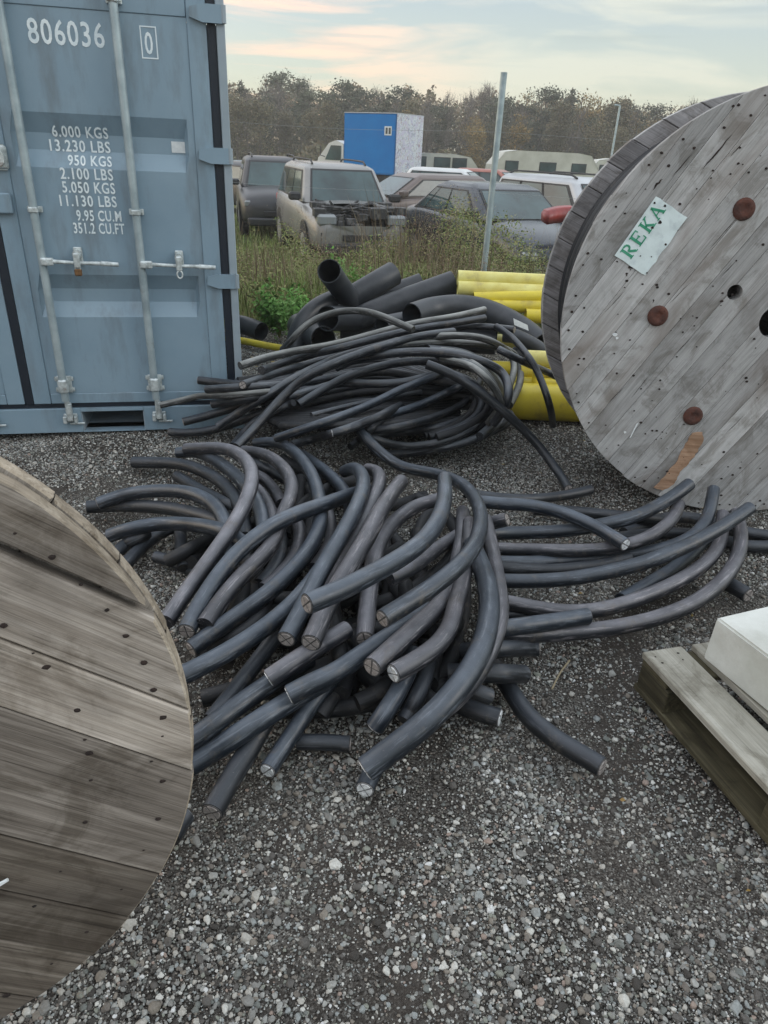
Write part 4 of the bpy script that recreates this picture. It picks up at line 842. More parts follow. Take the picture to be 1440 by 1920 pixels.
cb(1, rf*.98, [.05, .04], [(870, 1222), (932, 1217), (1010, 1215)], 'e', C_, 'upper one of two level stubs pointing right out of the front heap', G1)
cb(1, rf*1.02, [.06, .04], [(840, 1262), (902, 1262), (982, 1264)], 'e', C_, 'lower one of two level stubs pointing right out of the front heap', G1)
cb(1, rf*.85, [.06, .04], [(850, 1282), (880, 1292), (917, 1306)], 'e', C_, 'small stub under the two level ones', G1)
cb(0, rf, [.04, .037], [(820, 1302), (854, 1318), (890, 1332), (936, 1346)], 'e', C_, 'thick dark stub with a pale rimmed end right of the thickest cable', G1)
cb(0, rf, [.04, .037, .037], [(905, 1215), (925, 1245), (953, 1288), (988, 1340), (1036, 1382), (1085, 1412), (1128, 1438)], 'e', C_, 'lone cable bending away over the gravel to the lower right', G1)
cb(0, .0255, [.027, .027, .03], [(684, 1480), (694, 1456), (706, 1430)], 's', A_, 'offcut with a pale cut face directly below the thickest cable end', G1)
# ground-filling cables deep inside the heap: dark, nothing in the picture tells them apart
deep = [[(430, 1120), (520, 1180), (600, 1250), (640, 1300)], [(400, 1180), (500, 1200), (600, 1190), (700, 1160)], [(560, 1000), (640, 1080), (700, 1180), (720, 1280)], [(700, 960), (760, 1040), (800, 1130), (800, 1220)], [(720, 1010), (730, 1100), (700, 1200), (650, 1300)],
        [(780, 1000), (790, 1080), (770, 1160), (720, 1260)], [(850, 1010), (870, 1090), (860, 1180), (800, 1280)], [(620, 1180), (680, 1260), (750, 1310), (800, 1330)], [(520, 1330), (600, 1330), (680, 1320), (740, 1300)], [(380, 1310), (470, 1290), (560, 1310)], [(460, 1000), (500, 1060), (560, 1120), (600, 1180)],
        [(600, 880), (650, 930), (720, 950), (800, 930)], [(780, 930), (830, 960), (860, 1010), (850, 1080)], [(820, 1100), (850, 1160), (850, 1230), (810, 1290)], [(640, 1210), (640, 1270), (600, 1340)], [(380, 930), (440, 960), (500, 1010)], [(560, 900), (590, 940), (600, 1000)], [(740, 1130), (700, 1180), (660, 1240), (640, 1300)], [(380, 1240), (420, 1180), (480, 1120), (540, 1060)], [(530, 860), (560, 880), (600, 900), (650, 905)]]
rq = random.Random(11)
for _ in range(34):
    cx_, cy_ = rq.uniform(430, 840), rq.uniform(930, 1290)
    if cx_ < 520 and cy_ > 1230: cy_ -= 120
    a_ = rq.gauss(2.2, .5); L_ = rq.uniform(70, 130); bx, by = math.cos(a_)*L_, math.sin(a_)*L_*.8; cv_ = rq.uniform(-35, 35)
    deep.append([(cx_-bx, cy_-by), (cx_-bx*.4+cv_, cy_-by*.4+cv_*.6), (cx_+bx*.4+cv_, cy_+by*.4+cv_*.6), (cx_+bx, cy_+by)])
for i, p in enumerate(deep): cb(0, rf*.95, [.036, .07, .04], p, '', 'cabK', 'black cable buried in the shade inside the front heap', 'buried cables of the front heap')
# right-hand coil
rr_ = .0268
cb(2, rr_*.9, [.12, .08, .06], [(870, 923), (903, 930), (950, 935), (990, 936), (1036, 932), (1080, 925), (1107, 918)], 'e', C_, 'furthest slim cable of the right coil, ending short before the grey reel', G2)
cb(5, rr_, [.18, .18, .16, .15], [(895, 940), (938, 944), (997, 948), (1040, 957), (1074, 969), (1120, 990), (1172, 1021)], 'e', A_, 'cable with a bright star shaped metal end on top of the right coil', G2)
cb(3, rr_*1.05, [.05, .08, .16, .26], [(915, 1000), (960, 999), (997, 998), (1060, 995), (1133, 983), (1191, 969), (1235, 947), (1268, 927), (1292, 908)], 'e', A_, 'cable of the right coil leaning its upper end against the grey reel foot', G2)
cb(2, rr_*.98, [.04, .05, .12, .18], [(918, 1028), (960, 1030), (997, 1031), (1060, 1032), (1113, 1031), (1165, 1024), (1211, 1010), (1247, 987), (1268, 962), (1273, 945)], 'e', B_, 'cable ending in an upturned curl beside the reel foot', G2)
cb(1, rr_, [.04, .05, .10, .22], [(920, 1054), (970, 1055), (1016, 1054), (1094, 1048), (1172, 1041), (1240, 1030), (1290, 1012), (1318, 990), (1330, 960), (1338, 918)], 'e', A_, 'cable bending up to a blunt upright end in front of the grey reel', G2)
cb(4, rr_*1.03, [.06, .08, .14, .24], [(920, 1088), (960, 1090), (1016, 1089), (1070, 1085), (1113, 1078), (1211, 1054), (1288, 1023), (1347, 992), (1405, 953)], 'e', A_, 'longest top cable of the right coil, tapering up to the right', G2)
cb(2, rr_*1.02, [.04, .04, .08, .12], [(930, 1126), (980, 1135), (1040, 1147), (1102, 1147), (1172, 1132), (1250, 1101), (1308, 1068), (1342, 1035), (1354, 1000), (1355, 965)], 'e', B_, 'cable of the right coil with a worn bright edge, second from the outside', G2)
cb(2, rr_*1.04, [.04, .04, .06, .12], [(930, 1188), (1016, 1190), (1094, 1184), (1191, 1170), (1288, 1138), (1352, 1092), (1383, 1045), (1390, 1000), (1380, 962)], 'e', B_, 'outermost cable of the right coil curving up at the far right', G2)
cb(4, rr_*1.05, [.10, .10, .10], [(925, 1180), (960, 1176), (1036, 1166), (1102, 1155)], 'e', A_, 'short cable end lying over the outer cables of the right coil', G2)
cb(1, rr_*.95, [.04, .04], [(920, 1152), (975, 1152), (1036, 1155), (1080, 1165)], '', A_, 'cable mostly covered by the short end in the right coil', G2)
cb(1, rr_*.95, [.035, .04], [(925, 1062), (990, 1068), (1050, 1068), (1120, 1060), (1180, 1046)], '', C_, 'inner cable filling the right coil beneath the longest one', G2)
cb(0, rr_, [.032, .032], [(1170, 1000), (1220, 980), (1261, 969), (1319, 975), (1380, 995), (1460, 1008)], '', C_, 'dark cable lying behind the right coil along the reel foot', G2)
cb(0, rr_, [.032, .032], [(1150, 1010), (1240, 1000), (1330, 1006), (1393, 1024), (1470, 1024)], '', C_, 'dark cable running out of the picture at right above the block', G2)
cb(0, rr_*1.1, [.034, .034], [(1345, 1085), (1375, 1100), (1402, 1116)], 'e', C_, 'short dark stub between the coil and the pale block', G2)
cb(0, rr_, [.032, .032], [(1165, 1125), (1220, 1092), (1262, 1066), (1305, 1030), (1330, 1000)], '', A_, 'lower inner cable rising right between the longest and the worn edged one', G2)
cb(0, rr_, [.032, .032], [(1000, 955), (1080, 960), (1160, 968), (1240, 975)], '', C_, 'dark cable glimpsed at the back of the right coil', G2)
# rear heap: thinner cable
rt = .0218; D_, E_ = 'cabD', 'cabE'
cb(9, rt*.9, [.30, .50, .55, .48], [(530, 655), (545, 640), (575, 608), (618, 588), (665, 582), (706, 589), (742, 604), (775, 618)], '', E_, 'pale cable arching high over the mouths of the big black pipes', G3)
cb(8, rt, [.22, .36, .48, .50], [(450, 686), (500, 670), (560, 657), (620, 648), (700, 627), (780, 606), (850, 595), (908, 581)], 'e', E_, 'uppermost rear cable ending with a pale frayed tip at the right', G3)
cb(8, rt, [.20, .36, .46, .47], [(490, 694), (560, 671), (640, 652), (700, 636), (780, 617), (850, 606), (908, 596)], 'e', D_, 'rear cable ending just under the pale frayed tip', G3)
cb(7, rt, [.12, .30, .42, .44], [(455, 722), (520, 699), (600, 676), (680, 650), (760, 630), (840, 615), (900, 612), (964, 618)], 'se', D_, 'rear cable with a small whitish end turned up at the far right', G3)
cb(7, rt*1.05, [.04, .20, .36, .40, .30], [(408, 800), (450, 772), (500, 742), (560, 704), (640, 668), (720, 644), (800, 634), (880, 630), (930, 642), (965, 672)], '', D_, 'broad rear cable climbing from lower left across the whole heap', G3)
cb(9, rt*1.05, [.06, .22, .38, .44, .44], [(444, 838), (470, 812), (510, 765), (550, 725), (590, 698), (640, 676), (700, 655), (780, 632), (850, 622)], '', D_, 'steep rear cable crossing in front of the others at the left', G3)
cb(8, rt*.85, [.05, .14, .20], [(436, 836), (462, 805), (484, 786), (515, 772), (550, 755)], '', C_, 'short doubled cable just left of the steep one', G3)
cb(5, rt, [.22, .22, .24], [(372, 713), (420, 718), (465, 722), (530, 718), (600, 702)], 's', C_, 'topmost of the cable ends that lie against the container door', G3)
cb(5, rt, [.17, .18, .22], [(388, 730), (440, 727), (500, 724), (580, 716), (660, 700)], 's', D_, 'second cable end down against the container door', G3)
cb(5, rt*.8, [.13, .13, .16, .2], [(300, 760), (345, 750), (376, 742), (430, 742), (490, 736), (560, 730)], 's', E_, 'cable stripped to a thin pale core that reaches furthest left over the door', G3)
cb(4, rt*1.1, [.09, .12, .2], [(398, 758), (450, 750), (520, 736), (600, 730)], 's', C_, 'stubby cable below the stripped one', G3)
cb(3, rt*1.05, [.05, .08, .16, .2], [(344, 791), (380, 782), (430, 767), (470, 753), (540, 730), (620, 712)], 's', C_, 'black cable end pointing left near the fork pocket', G3)
cb(3, rt*1.05, [.03, .03, .08, .20], [(318, 810), (360, 812), (410, 803), (460, 786), (520, 763), (600, 738), (680, 722)], 's', C_, 'muddy cable lying lowest at the left of the rear heap', G3)
cb(6, rt, [.12, .22, .28, .30], [(518, 822), (560, 808), (610, 791), (660, 773), (698, 757), (757, 728), (815, 706), (850, 690)], 's', A_, 'bluish cable running from the near left corner of the rear heap up to the middle', G3)
cb(6, rt, [.07, .12, .14], [(545, 835), (587, 823), (640, 808), (690, 790), (740, 770)], '', D_, 'dim cable below the bluish one', G3)
cb(6, rt*.95, [.12, .12, .16], [(624, 812), (650, 806), (700, 786), (750, 760)], 's', C_, 'cable with a small pinkish cut end facing the camera', G3)
cb(2, rt*.9, [.05, .08, .1], [(657, 838), (672, 825), (700, 800), (730, 780)], 's', C_, 'cable with a tiny white cut end low in the rear heap', G3)
cb(5, rt*.7, [.18, .2, .24], [(584, 779), (612, 772), (660, 760), (720, 748), (790, 735)], 's', D_, 'thin cable with a pale tip in the middle of the rear heap', G3)
cb(10, rt*1.05, [.46, .40, .28, .16, .05, .03], [(800, 683), (844, 700), (888, 727), (932, 761), (975, 799), (1007, 832), (1030, 862), (1050, 890), (1066, 917)], 'e', C_, 'straight black cable reaching forward from the rear heap onto the open gravel', G3)
cb(9, rt*.9, [.44, .40, .36, .28, .03], [(930, 612), (955, 628), (984, 660), (1007, 695), (1023, 735), (1033, 770), (1037, 798)], 'e', C_, 'dark cable hanging down across the big yellow pipe', G3)
cb(8, rt*.95, [.42, .38, .30, .26], [(935, 655), (967, 671), (999, 686), (1031, 700), (1060, 715)], '', D_, 'cable running right to vanish behind the grey reel', G3)
cb(5, rt*1.05, [.20, .30, .32], [(540, 745), (600, 728), (640, 718), (698, 720), (757, 717), (812, 703)], '', D_, 'level cable through the middle of the rear heap', G3)
cb(6, rt*1.05, [.16, .32, .40, .36, .20, .04], [(560, 758), (610, 728), (645, 708), (684, 694), (742, 680), (800, 676), (846, 683), (888, 690), (925, 712), (944, 745), (936, 785), (900, 818)], '', D_, 'broad inner loop of the rear heap', G3)
cb(7, rt*1.05, [.30, .42, .42, .34, .20, .10], [(630, 690), (660, 676), (700, 668), (757, 660), (815, 660), (873, 668), (917, 682), (946, 702), (956, 728), (948, 762), (925, 795)], '', D_, 'second loop out at the right of the rear heap', G3)
cb(8, rt, [.34, .44, .46, .42, .34, .20, .05], [(610, 690), (650, 674), (684, 661), (727, 650), (786, 644), (859, 643), (917, 647), (955, 657), (975, 678), (978, 715), (955, 760)], '', E_, 'pale topped loop passing high over the right end of the rear heap', G3)
cb(8, rt*.9, [.42, .48, .48, .30, .08], [(740, 640), (786, 634), (844, 629), (888, 631), (925, 642), (958, 664), (965, 700), (945, 745)], '', E_, 'dusty loop tucked under the pale frayed tips', G3)
cb(3, rt*.95, [.06, .05, .05, .08, .14], [(684, 812), (700, 822), (727, 832), (771, 837), (830, 828), (873, 811), (902, 789), (923, 768), (935, 740)], '', D_, 'second lowest arc at the front of the rear heap', G3)
cb(2, rt, [.03, .03, .03, .05, .12], [(700, 845), (722, 852), (771, 849), (830, 840), (873, 829), (917, 811), (940, 790), (950, 765)], '', D_, 'lowest arc touching the gravel at the front of the rear heap', G3)
cb(4, rt, [.08, .16, .22, .26], [(680, 792), (700, 786), (742, 775), (800, 754), (844, 733), (880, 718)], '', A_, 'bluish arc in the right middle of the rear heap', G3)
cb(3, rt*.95, [.05, .10, .12, .20], [(684, 808), (742, 802), (800, 787), (859, 763), (890, 735), (902, 710)], '', C_, 'dark arc above the second lowest one', G3)
cb(2, rt*.95, [.04, .06, .08, .12], [(690, 816), (757, 810), (815, 803), (873, 783), (915, 752), (930, 722)], '', C_, 'dark arc just inside the lowest two', G3)
def fam(n, f, lab, mt): 
    for i in range(n):
        t_ = (i+.5)/n; cb(*f(t_), '', mt[i % len(mt)], lab, 'look-alike cables of the rear heap')
rs_ = random.Random(5)
def famA(t):   # nested loops: from the left, over, and round the right end
    y0 = 735+80*t+rs_.uniform(-6, 6); xt = 900+55*t+rs_.uniform(-12, 12); h = .30-.2*t
    return 1+int(3*(1-t)), rt*rs_.uniform(.85, 1.05), [.06, h*.7, h, h*.8, .05], [(440+90*t, y0-20), (520+70*t, y0-32), (620, y0-40-22*(1-t)), (720, y0-52-26*(1-t)), (800, 690+72*t), (860, 700+62*t), (xt, 735+40*t), (xt-25, 790+15*t), (xt-100, 815+15*t)]
fam(36, famA, 'black cable in the crowded middle of the rear heap', ['cabC', 'cabD', 'cabK'])
def famB(t):
    return 1, rt*.9, [.04, .1, .12, .08], [(470+60*t, 770+30*t), (560, 770+30*t), (660, 765+35*t), (760, 745+50*t), (860, 725+70*t)]
fam(14, famB, 'black cable low inside the rear heap', ['cabK'])
def famC(t):   # ends that fan out against the yellow pipes
    return 6, rt*.85, [.44-.15*t, .40-.2*t, .24-.16*t, .08], [(800+30*t, 652+22*t), (870+15*t, 660+28*t), (920, 690+30*t), (945-5*t, 735+22*t), (930-15*t, 780+14*t)]
fam(18, famC, 'thin curved cable at the right end of the rear heap', ['cabD', 'cabC', 'cabE'])

def solve_cables():
    """lay the cables on each other: pieces that touch are pushed apart, upper over lower, none below the gravel"""
    NS = 26
    D = []; Z = []; Rr = []; Ly = []; own = []
    for ci, c in enumerate(CAB):
        P = np.array([atz(x, y, z) for (x, y), z in zip(c['pts'], np.interp(np.linspace(0, 1, len(c['pts'])), np.linspace(0, 1, len(c['zs'])), c['zs']))])
        Q = crom(P, NS); Q[:, 2] = np.maximum(Q[:, 2], c['r']*.95)
        d = (Q-CPOS); d = d/(-d[:, 2:3])          # direction per metre of drop towards the ground, seen from where the points were measured
        D.append(d); Z.append(Q[:, 2].copy()); Rr.append(np.full(NS, c['r'])); Ly.append(np.full(NS, c['L']+ci*.001)); own.append(np.full(NS, ci))
    D = np.vstack(D); Z = np.hstack(Z); Z0 = Z.copy(); Rr = np.hstack(Rr); Ly = np.hstack(Ly); own = np.hstack(own)
    def pos(Z): return CPOS+D*(CAMH-Z)[:, None]
    P2 = D[:, :2]
    I = []; J = []
    for a in range(0, len(P2), 400):
        dd = np.linalg.norm(P2[a:a+400, None]-P2[None], axis=2); i, j = np.nonzero(dd < .085)
        i = i+a; k = (Ly[i] > Ly[j]) & (own[i] != own[j]); I.append(i[k]); J.append(j[k])
    I = np.hstack(I); J = np.hstack(J)             # I lies above J
    Yp = lambda x: 3.826+(x+.842)*.2235-.10
    X0 = (CPOS[0]+D[:, 0]*(CAMH-Z)); ZM = np.where((X0 < -.78), CAMH-Yp(X0)/D[:, 1], 0); ZM = np.maximum(ZM, Rr*.95); Z = np.maximum(Z, ZM); Z0 = np.maximum(Z0, ZM)   # nothing pokes into the container
    tt = np.abs(np.linspace(-1, 1, NS))**3; PULL = np.tile(.010+.09*tt, len(CAB))   # free ends sag back to where they lie
    for it in range(160):
        P = pos(Z); df = P[I]-P[J]; dist = np.linalg.norm(df, axis=1); need = (Rr[I]+Rr[J])*1.0-dist
        # behind its lower neighbour along the sight line means fully wrong order
        wrong = (Z[I]-Z[J]) < 0
        push = np.where(wrong & (dist < .16) , need.clip(0)+np.minimum((Z[J]-Z[I]), .03), need).clip(0, .03)
        on = push > 0
        up = np.zeros(len(Z)); dn = np.zeros(len(Z))
        np.maximum.at(up, I[on], push[on]*.6); np.maximum.at(dn, J[on], push[on]*.5)
        Z = Z+up-dn*.8
        Zs = Z.reshape(-1, NS); sm = Zs.copy(); sm[:, 1:-1] = .25*Zs[:, :-2]+.5*Zs[:, 1:-1]+.25*Zs[:, 2:]; sm[:, 0] = .7*Zs[:, 0]+.3*Zs[:, 1]; sm[:, -1] = .7*Zs[:, -1]+.3*Zs[:, -2]
        Z = (Zs*.35+sm*.65).ravel()
        Z = Z+(Z0-Z)*PULL
        Z = np.maximum(Z, ZM)
        Z = np.minimum(Z, .72)
    P = pos(Z).reshape(-1, NS, 3)
    for c, p in zip(CAB, P):
        q = p.copy()
        for _ in range(2): q[1:-1] = .25*q[:-2]+.5*q[1:-1]+.25*q[2:]
        c['P'] = q
solve_cables()
def cut_face(parent, c, nrm, r, style):
    """end of a cable: insulation ring, then four quarter conductors proud of it"""
    n = Vector(nrm).normalized(); u = n.orthogonal().normalized(); w = n.cross(u); c = Vector(c)
    def P(rad, a, h): return c+(u*math.cos(a)+w*math.sin(a))*rad+n*h
    N_ = 16; k = MB(); rings = [(r*.93, .0005), (r*.91, .0022), (r*.60, .0022), (0, .0018)]
    V = [P(q, 2*math.pi*i/N_, h) for q, h in rings[:-1] for i in range(N_)]+[P(0, 0, .0018)]
    F = [(m_*N_+i, m_*N_+(i+1) % N_, (m_+1)*N_+(i+1) % N_, (m_+1)*N_+i) for m_ in range(2) for i in range(N_)]+[(2*N_+i, 2*N_+(i+1) % N_, 3*N_) for i in range(N_)]
    k.add(V, F); f = k.build('cut_face', M['cut'] if style != 'bright' else M['cutw'], parent)
    mt = M['alu'] if style in ('bright', 'ring') else M['cop']
    a0 = random.uniform(0, 1.57)
    for s in range(4):
        a1 = a0+s*math.pi/2+.13; a2 = a0+(s+1)*math.pi/2-.13; R1 = r*.80; R0 = r*.10; m_ = 6
        arc = [(R1, a1+(a2-a1)*i/m_) for i in range(m_+1)]; out = [(R0, (a1+a2)/2)]+arc; L_ = len(out)
        V = [P(q, a, .0018) for q, a in out]+[P(q*.97, a, .0042) for q, a in out]
        F = [tuple(range(L_, 2*L_))]+[(i, (i+1) % L_, L_+(i+1) % L_, L_+i) for i in range(L_)]
        mesh('conductor', V, F, mt, f)
BRIGHT = ('bright', 'star', 'lowest cut end', 'white cut', 'pinkish', 'pale cut face', 'rimmed')
for c in CAB:
    P = c['P']; base = P.mean(0).copy(); base[2] = 0
    root = empty('thin_cable' if c['r'] < .0275 else 'thick_cable', tuple(base)); tag(root, c['label'], 'cable', c['group'])
    n = 72 if len(c['pts']) > 8 else 44
    Q = crom(P, n)-base
    T, U_, W_ = frames(Q); r = c['r']; sides = 16
    rad = np.full(n, r)*(1+.012*np.sin(np.linspace(0, 9, n)+r*1000)); 
    # tiny rounding at the cut rim
    V, F = tube_geo(Q, rad, sides, caps=True)
    o = autosmooth(mesh('sheath', V, F, M[c['mt']], root, True), 60)
    sl = np.r_[0, np.cumsum(np.linalg.norm(np.diff(Q, axis=0), axis=1))]; an = np.linspace(0, 2*np.pi, sides, endpoint=False)
    cy = np.stack([np.repeat(sl*9, sides), np.tile(np.cos(an)*2.6, n), np.tile(np.sin(an)*2.6, n)], 1).astype(np.float32)
    at_ = o.data.attributes.new('cyl', 'FLOAT_VECTOR', 'POINT'); at_.data.foreach_set('vector', cy.ravel())
    st = 'bright' if any(w in c['label'] for w in BRIGHT) else 'plain'
    if r > .02:
        if 's' in c['cuts']: cut_face(root, Q[0], -T[0], r, st)
        if 'e' in c['cuts']: cut_face(root, Q[-1], T[-1], r, st if 'both' not in c['label'] else 'plain')

# ------------------------------------------------------------------ big black pipes behind the rear heap
def pipe(name, pts, r, mt, label, cat, group, wall=.006, n=20, samples=28, ys=None, zs=None, sock=None):
    """hollow open-ended pipe"""
    if name == 'plastic_pipe': r *= 1.08
    P = np.array(pts, float); Q = crom(P, samples); base = Q.mean(0).copy(); base[2] = max(0, Q[:, 2].min()-r); Q = Q-base
    T, U_, W_ = frames(Q); t = np.linspace(0, 2*np.pi, n, endpoint=False)
    rad = np.full(samples, r)
    if sock: rad[-3:] = r*1.12
    def ringset(rr): return (Q[:, None, :]+rr[:, None, None]*(np.cos(t)[None, :, None]*U_[:, None, :]+np.sin(t)[None, :, None]*W_[:, None, :])).reshape(-1, 3)
    Vo = ringset(rad); Vi = ringset(rad-wall); V = np.vstack([Vo, Vi]).tolist(); o_ = samples*n; F = []
    for i in range(samples-1):
        for j in range(n):
            k_ = (j+1) % n; F.append((i*n+j, i*n+k_, (i+1)*n+k_, (i+1)*n+j)); F.append((o_+i*n+k_, o_+i*n+j, o_+(i+1)*n+j, o_+(i+1)*n+k_))
    for j in range(n):
        k_ = (j+1) % n; F.append((k_, j, o_+j, o_+k_)); e = (samples-1)*n; F.append((e+j, e+k_, o_+e+k_, o_+e+j))
    o = mesh(name, V, F, mt, None, True); autosmooth(o, 50); o.location = tuple(base); tag(o, label, cat, group); return o
GP = 'big black plastic pipes behind the rear heap'
def pp(lst): return [tuple(aty(x, y, Y*1.08)) for x, y, Y in lst]
BP = M['pipe']
pipe('plastic_pipe', pp([(617, 508, 4.75), (632, 530, 4.95), (652, 556, 5.1), (680, 588, 5.3)]), .078, BP, 'short black pipe sticking up with its open mouth among the weeds', 'pipe', GP)
pipe('plastic_pipe', pp([(738, 513, 5.3), (700, 535, 5.2), (655, 562, 5.15), (610, 592, 5.1), (582, 625, 5.05), (566, 655, 5.0)]), .085, BP, 'black pipe with a wide socket end bending down to the left', 'pipe', GP)
pipe('plastic_pipe', pp([(850, 530, 5.15), (800, 548, 5.1), (750, 566, 5.05), (690, 590, 5.0), (640, 618, 5.0)]), .082, BP, 'black pipe whose blunt end meets the yellow pipes', 'pipe', GP)
pipe('plastic_pipe', pp([(790, 530, 5.5), (740, 548, 5.45), (690, 565, 5.4), (640, 585, 5.35)]), .07, BP, 'black pipe mostly hidden between two longer ones', 'pipe', GP)
pipe('plastic_pipe', pp([(614, 597, 4.62), (645, 598, 4.85), (690, 600, 5.1), (750, 605, 5.3)]), .080, BP, 'black pipe with its dark mouth turned left behind the pale arching cable', 'pipe', GP)
pipe('plastic_pipe', pp([(606, 636, 4.62), (595, 630, 4.75), (575, 620, 4.95), (560, 610, 5.2)]), .085, BP, 'black pipe facing the camera with a pale rimmed round mouth', 'pipe', GP)
pipe('plastic_pipe', pp([(772, 592, 4.58), (810, 580, 4.74), (860, 575, 4.8), (905, 582, 4.78), (945, 598, 4.7), (985, 622, 4.6), (1012, 645, 4.5)]), .078, BP, 'longest black pipe arching right under the yellow stack', 'pipe', GP)
pipe('plastic_pipe', pp([(716, 614, 4.62), (740, 608, 4.7), (780, 602, 4.8), (830, 604, 4.85)]), .07, BP, 'black pipe with a mouth just above the rear cables', 'pipe', GP)
pipe('plastic_pipe', pp([(552, 660, 4.8), (560, 620, 4.85), (585, 585, 4.95), (625, 562, 5.1), (690, 545, 5.3)]), .065, BP, 'outer black pipe arching over at the left of the pile', 'pipe', GP)
pipe('plastic_pipe', pp([(945, 628, 4.45), (970, 632, 4.42), (1005, 650, 4.4), (1030, 668, 4.38)]), .045, BP, 'black pipe end tucked under the longest one at the right', 'pipe', GP)
pipe('plastic_pipe', pp([(960, 660, 4.45), (990, 668, 4.42), (1025, 690, 4.4)]), .035, BP, 'low black pipe beside the yellow ones', 'pipe', GP)
pipe('plastic_pipe', pp([(440, 606, 5.6), (465, 612, 5.5), (490, 622, 5.4)]), .07, BP, 'black pipe end in the shade next to the container corner', 'pipe', GP)
pipe('plastic_pipe', pp([(700, 640, 4.95), (780, 640, 4.9), (860, 636, 4.85), (930, 640, 4.8)]), .09, BP, 'black pipe lying deepest behind the rear cables', 'pipe', GP)
pipe('plastic_pipe', pp([(640, 625, 5.1), (740, 622, 5.1), (840, 615, 5.1), (930, 620, 5.1)]), .09, BP, 'black pipe filling the middle of the pipe pile', 'pipe', GP)
k = MB(); c0 = Vector(aty(977, 606, 4.80)); 
k.add([c0+Vector((-.055, 0, .03)), c0+Vector((.045, .0, -.01)), c0+Vector((.055, -.01, -.045)), c0+Vector((-.045, -.01, -.012))], [(0, 1, 2, 3)])
o = k.build('pipe_tag', M['white']); tag(o, 'small white tag on the longest black pipe', 'tag')
GY = 'yellow plastic pipes behind the grey reel'
YL = [((858, 521), 4.95, .050, 'yel2', 'top yellow pipe of the stack, pale with faint markings'), ((858, 541), 4.88, .050, 'yel2', 'second yellow pipe from the top of the stack'), ((888, 560), 4.80, .042, 'yel', 'bright yellow pipe slanting up in the stack'), ((905, 574), 4.75, .040, 'yel', 'bright yellow pipe just above the longest black one'),
      ((985, 592), 4.70, .045, 'yel', 'short looking yellow pipe right of the white tag'), ((985, 672), 4.42, .052, 'yel2', 'pale yellow pipe at mid height beside the reel'), ((962, 718), 4.33, .040, 'yel', 'yellow pipe resting on the biggest one'), ((955, 760), 4.22, .112, 'yel', 'biggest yellow pipe lying lowest on the gravel'),
      ((975, 698), 4.40, .045, 'yel', 'yellow pipe hidden in the middle of the stack'), ((900, 640), 5.05, .055, 'yel2', 'yellow pipe behind the black ones'), ((900, 690), 4.95, .055, 'yel', 'yellow pipe low behind the rear cable heap')]
for (x, y), Y, r, mt, lab in YL:
    if y < 650: Y *= 1.10; r *= 1.10
    p = aty(x, y, Y); sl = {560: .065, 574: .03}.get(y, .0); q = p+np.array([2.2, .03, .0+sl*2.2]); mid = (p+q)/2
    if y == 760: p[2] = q[2] = mid[2] = r
    pipe('yellow_pipe', [p, (p*2+q)/3, (p+2*q)/3, q], r, M[mt], lab, 'pipe', GY, wall=.006, n=24, samples=8)
p = aty(1003, 715, 4.3); pipe('yellow_pipe', [p+np.array([0, -.01, -.05]), p, p+np.array([0, .01, .07])], .02, M['yel'], 'stubby yellow upright piece on the biggest yellow pipe', 'pipe', GY, n=12, samples=4)
p = [tuple(atz(*q, .03)) for q in [(425, 634), (460, 640), (500, 648), (545, 656)]]; pipe('yellow_pipe', p, .028, M['yel'], 'thin yellow pipe on the ground by the container corner', 'pipe', GY, n=12, samples=12)

# ------------------------------------------------------------------ fence post and wires
M['wire'] = mat('fence_wire', (0.35, 0.37, 0.36), 0.5, 0.6)
fe = empty('wire_fence', (.82, 6.9, gz(.82, 6.9))); tag(fe, 'wire fence along the weeds with a tall grey steel post', 'fence')
for dx, lean in ((0, .0), (-2.9, .02), (3.0, -.02)):
    k = MB(); k.cyl((dx, 0, -.1), (dx+lean, 0, 2.05), .027, 14); k.cyl((dx+lean, 0, 2.05), (dx+lean, 0, 2.058), .028, 14); autosmooth(k.build('post', M['galv'], fe))
for z in (1.62, 1.15):
    k = MB(); k.tube(crom([(-2.9, -.036, z), (-1.4, -.036, z-.03), (0, -.036, z), (1.5, -.036, z-.03), (3.0, -.036, z)], 30), .0010, 5); k.build('wire', M['wire'], fe)

# ------------------------------------------------------------------ vehicles
M['glass'] = mat('car_glass', (0.045, 0.085, 0.088), 0.05, spec=.6, col2=(0.018, 0.032, 0.034), vscale=1.3)  # darker second tone paints a reflection gradient into the panes
M['tyre'] = mat('tyre_rubber', (0.018, 0.018, 0.019), 0.85)
M['trim'] = mat('black_trim', (0.020, 0.021, 0.023), 0.6)
M['rim'] = mat('wheel_rim', (0.32, 0.33, 0.34), 0.4, 0.6)
M['lamp'] = mat('headlamp_glass', (0.20, 0.22, 0.23), 0.15, spec=.8)
M['red'] = mat('red_plastic', (0.35, 0.05, 0.045), 0.5)
M['mech'] = mat('engine_dirty', (0.035, 0.036, 0.038), 0.6, 0.3, col2=(0.16, 0.16, 0.16), vscale=9, lo=.5, hi=.7)
def paint(name, c, r=.35, c2=None): return mat(name, c, r, .15, col2=c2 or tuple(q*.8 for q in c), vscale=1.5)
PT = {'silver': paint('silver_paint', (.24, .24, .235), .25), 'slate': paint('slate_blue_paint', (.035, .042, .054), .22), 'dark': paint('dark_grey_paint', (.10, .11, .125)), 'white': paint('white_car_paint', (.62, .64, .64)), 'lsil': paint('light_silver_paint', (.46, .48, .50)), 'redp': paint('faded_red_paint', (.34, .12, .09)), 'brown': paint('brown_grey_paint', (.15, .12, .11)), 'blk': paint('black_paint', (.035, .037, .042))}
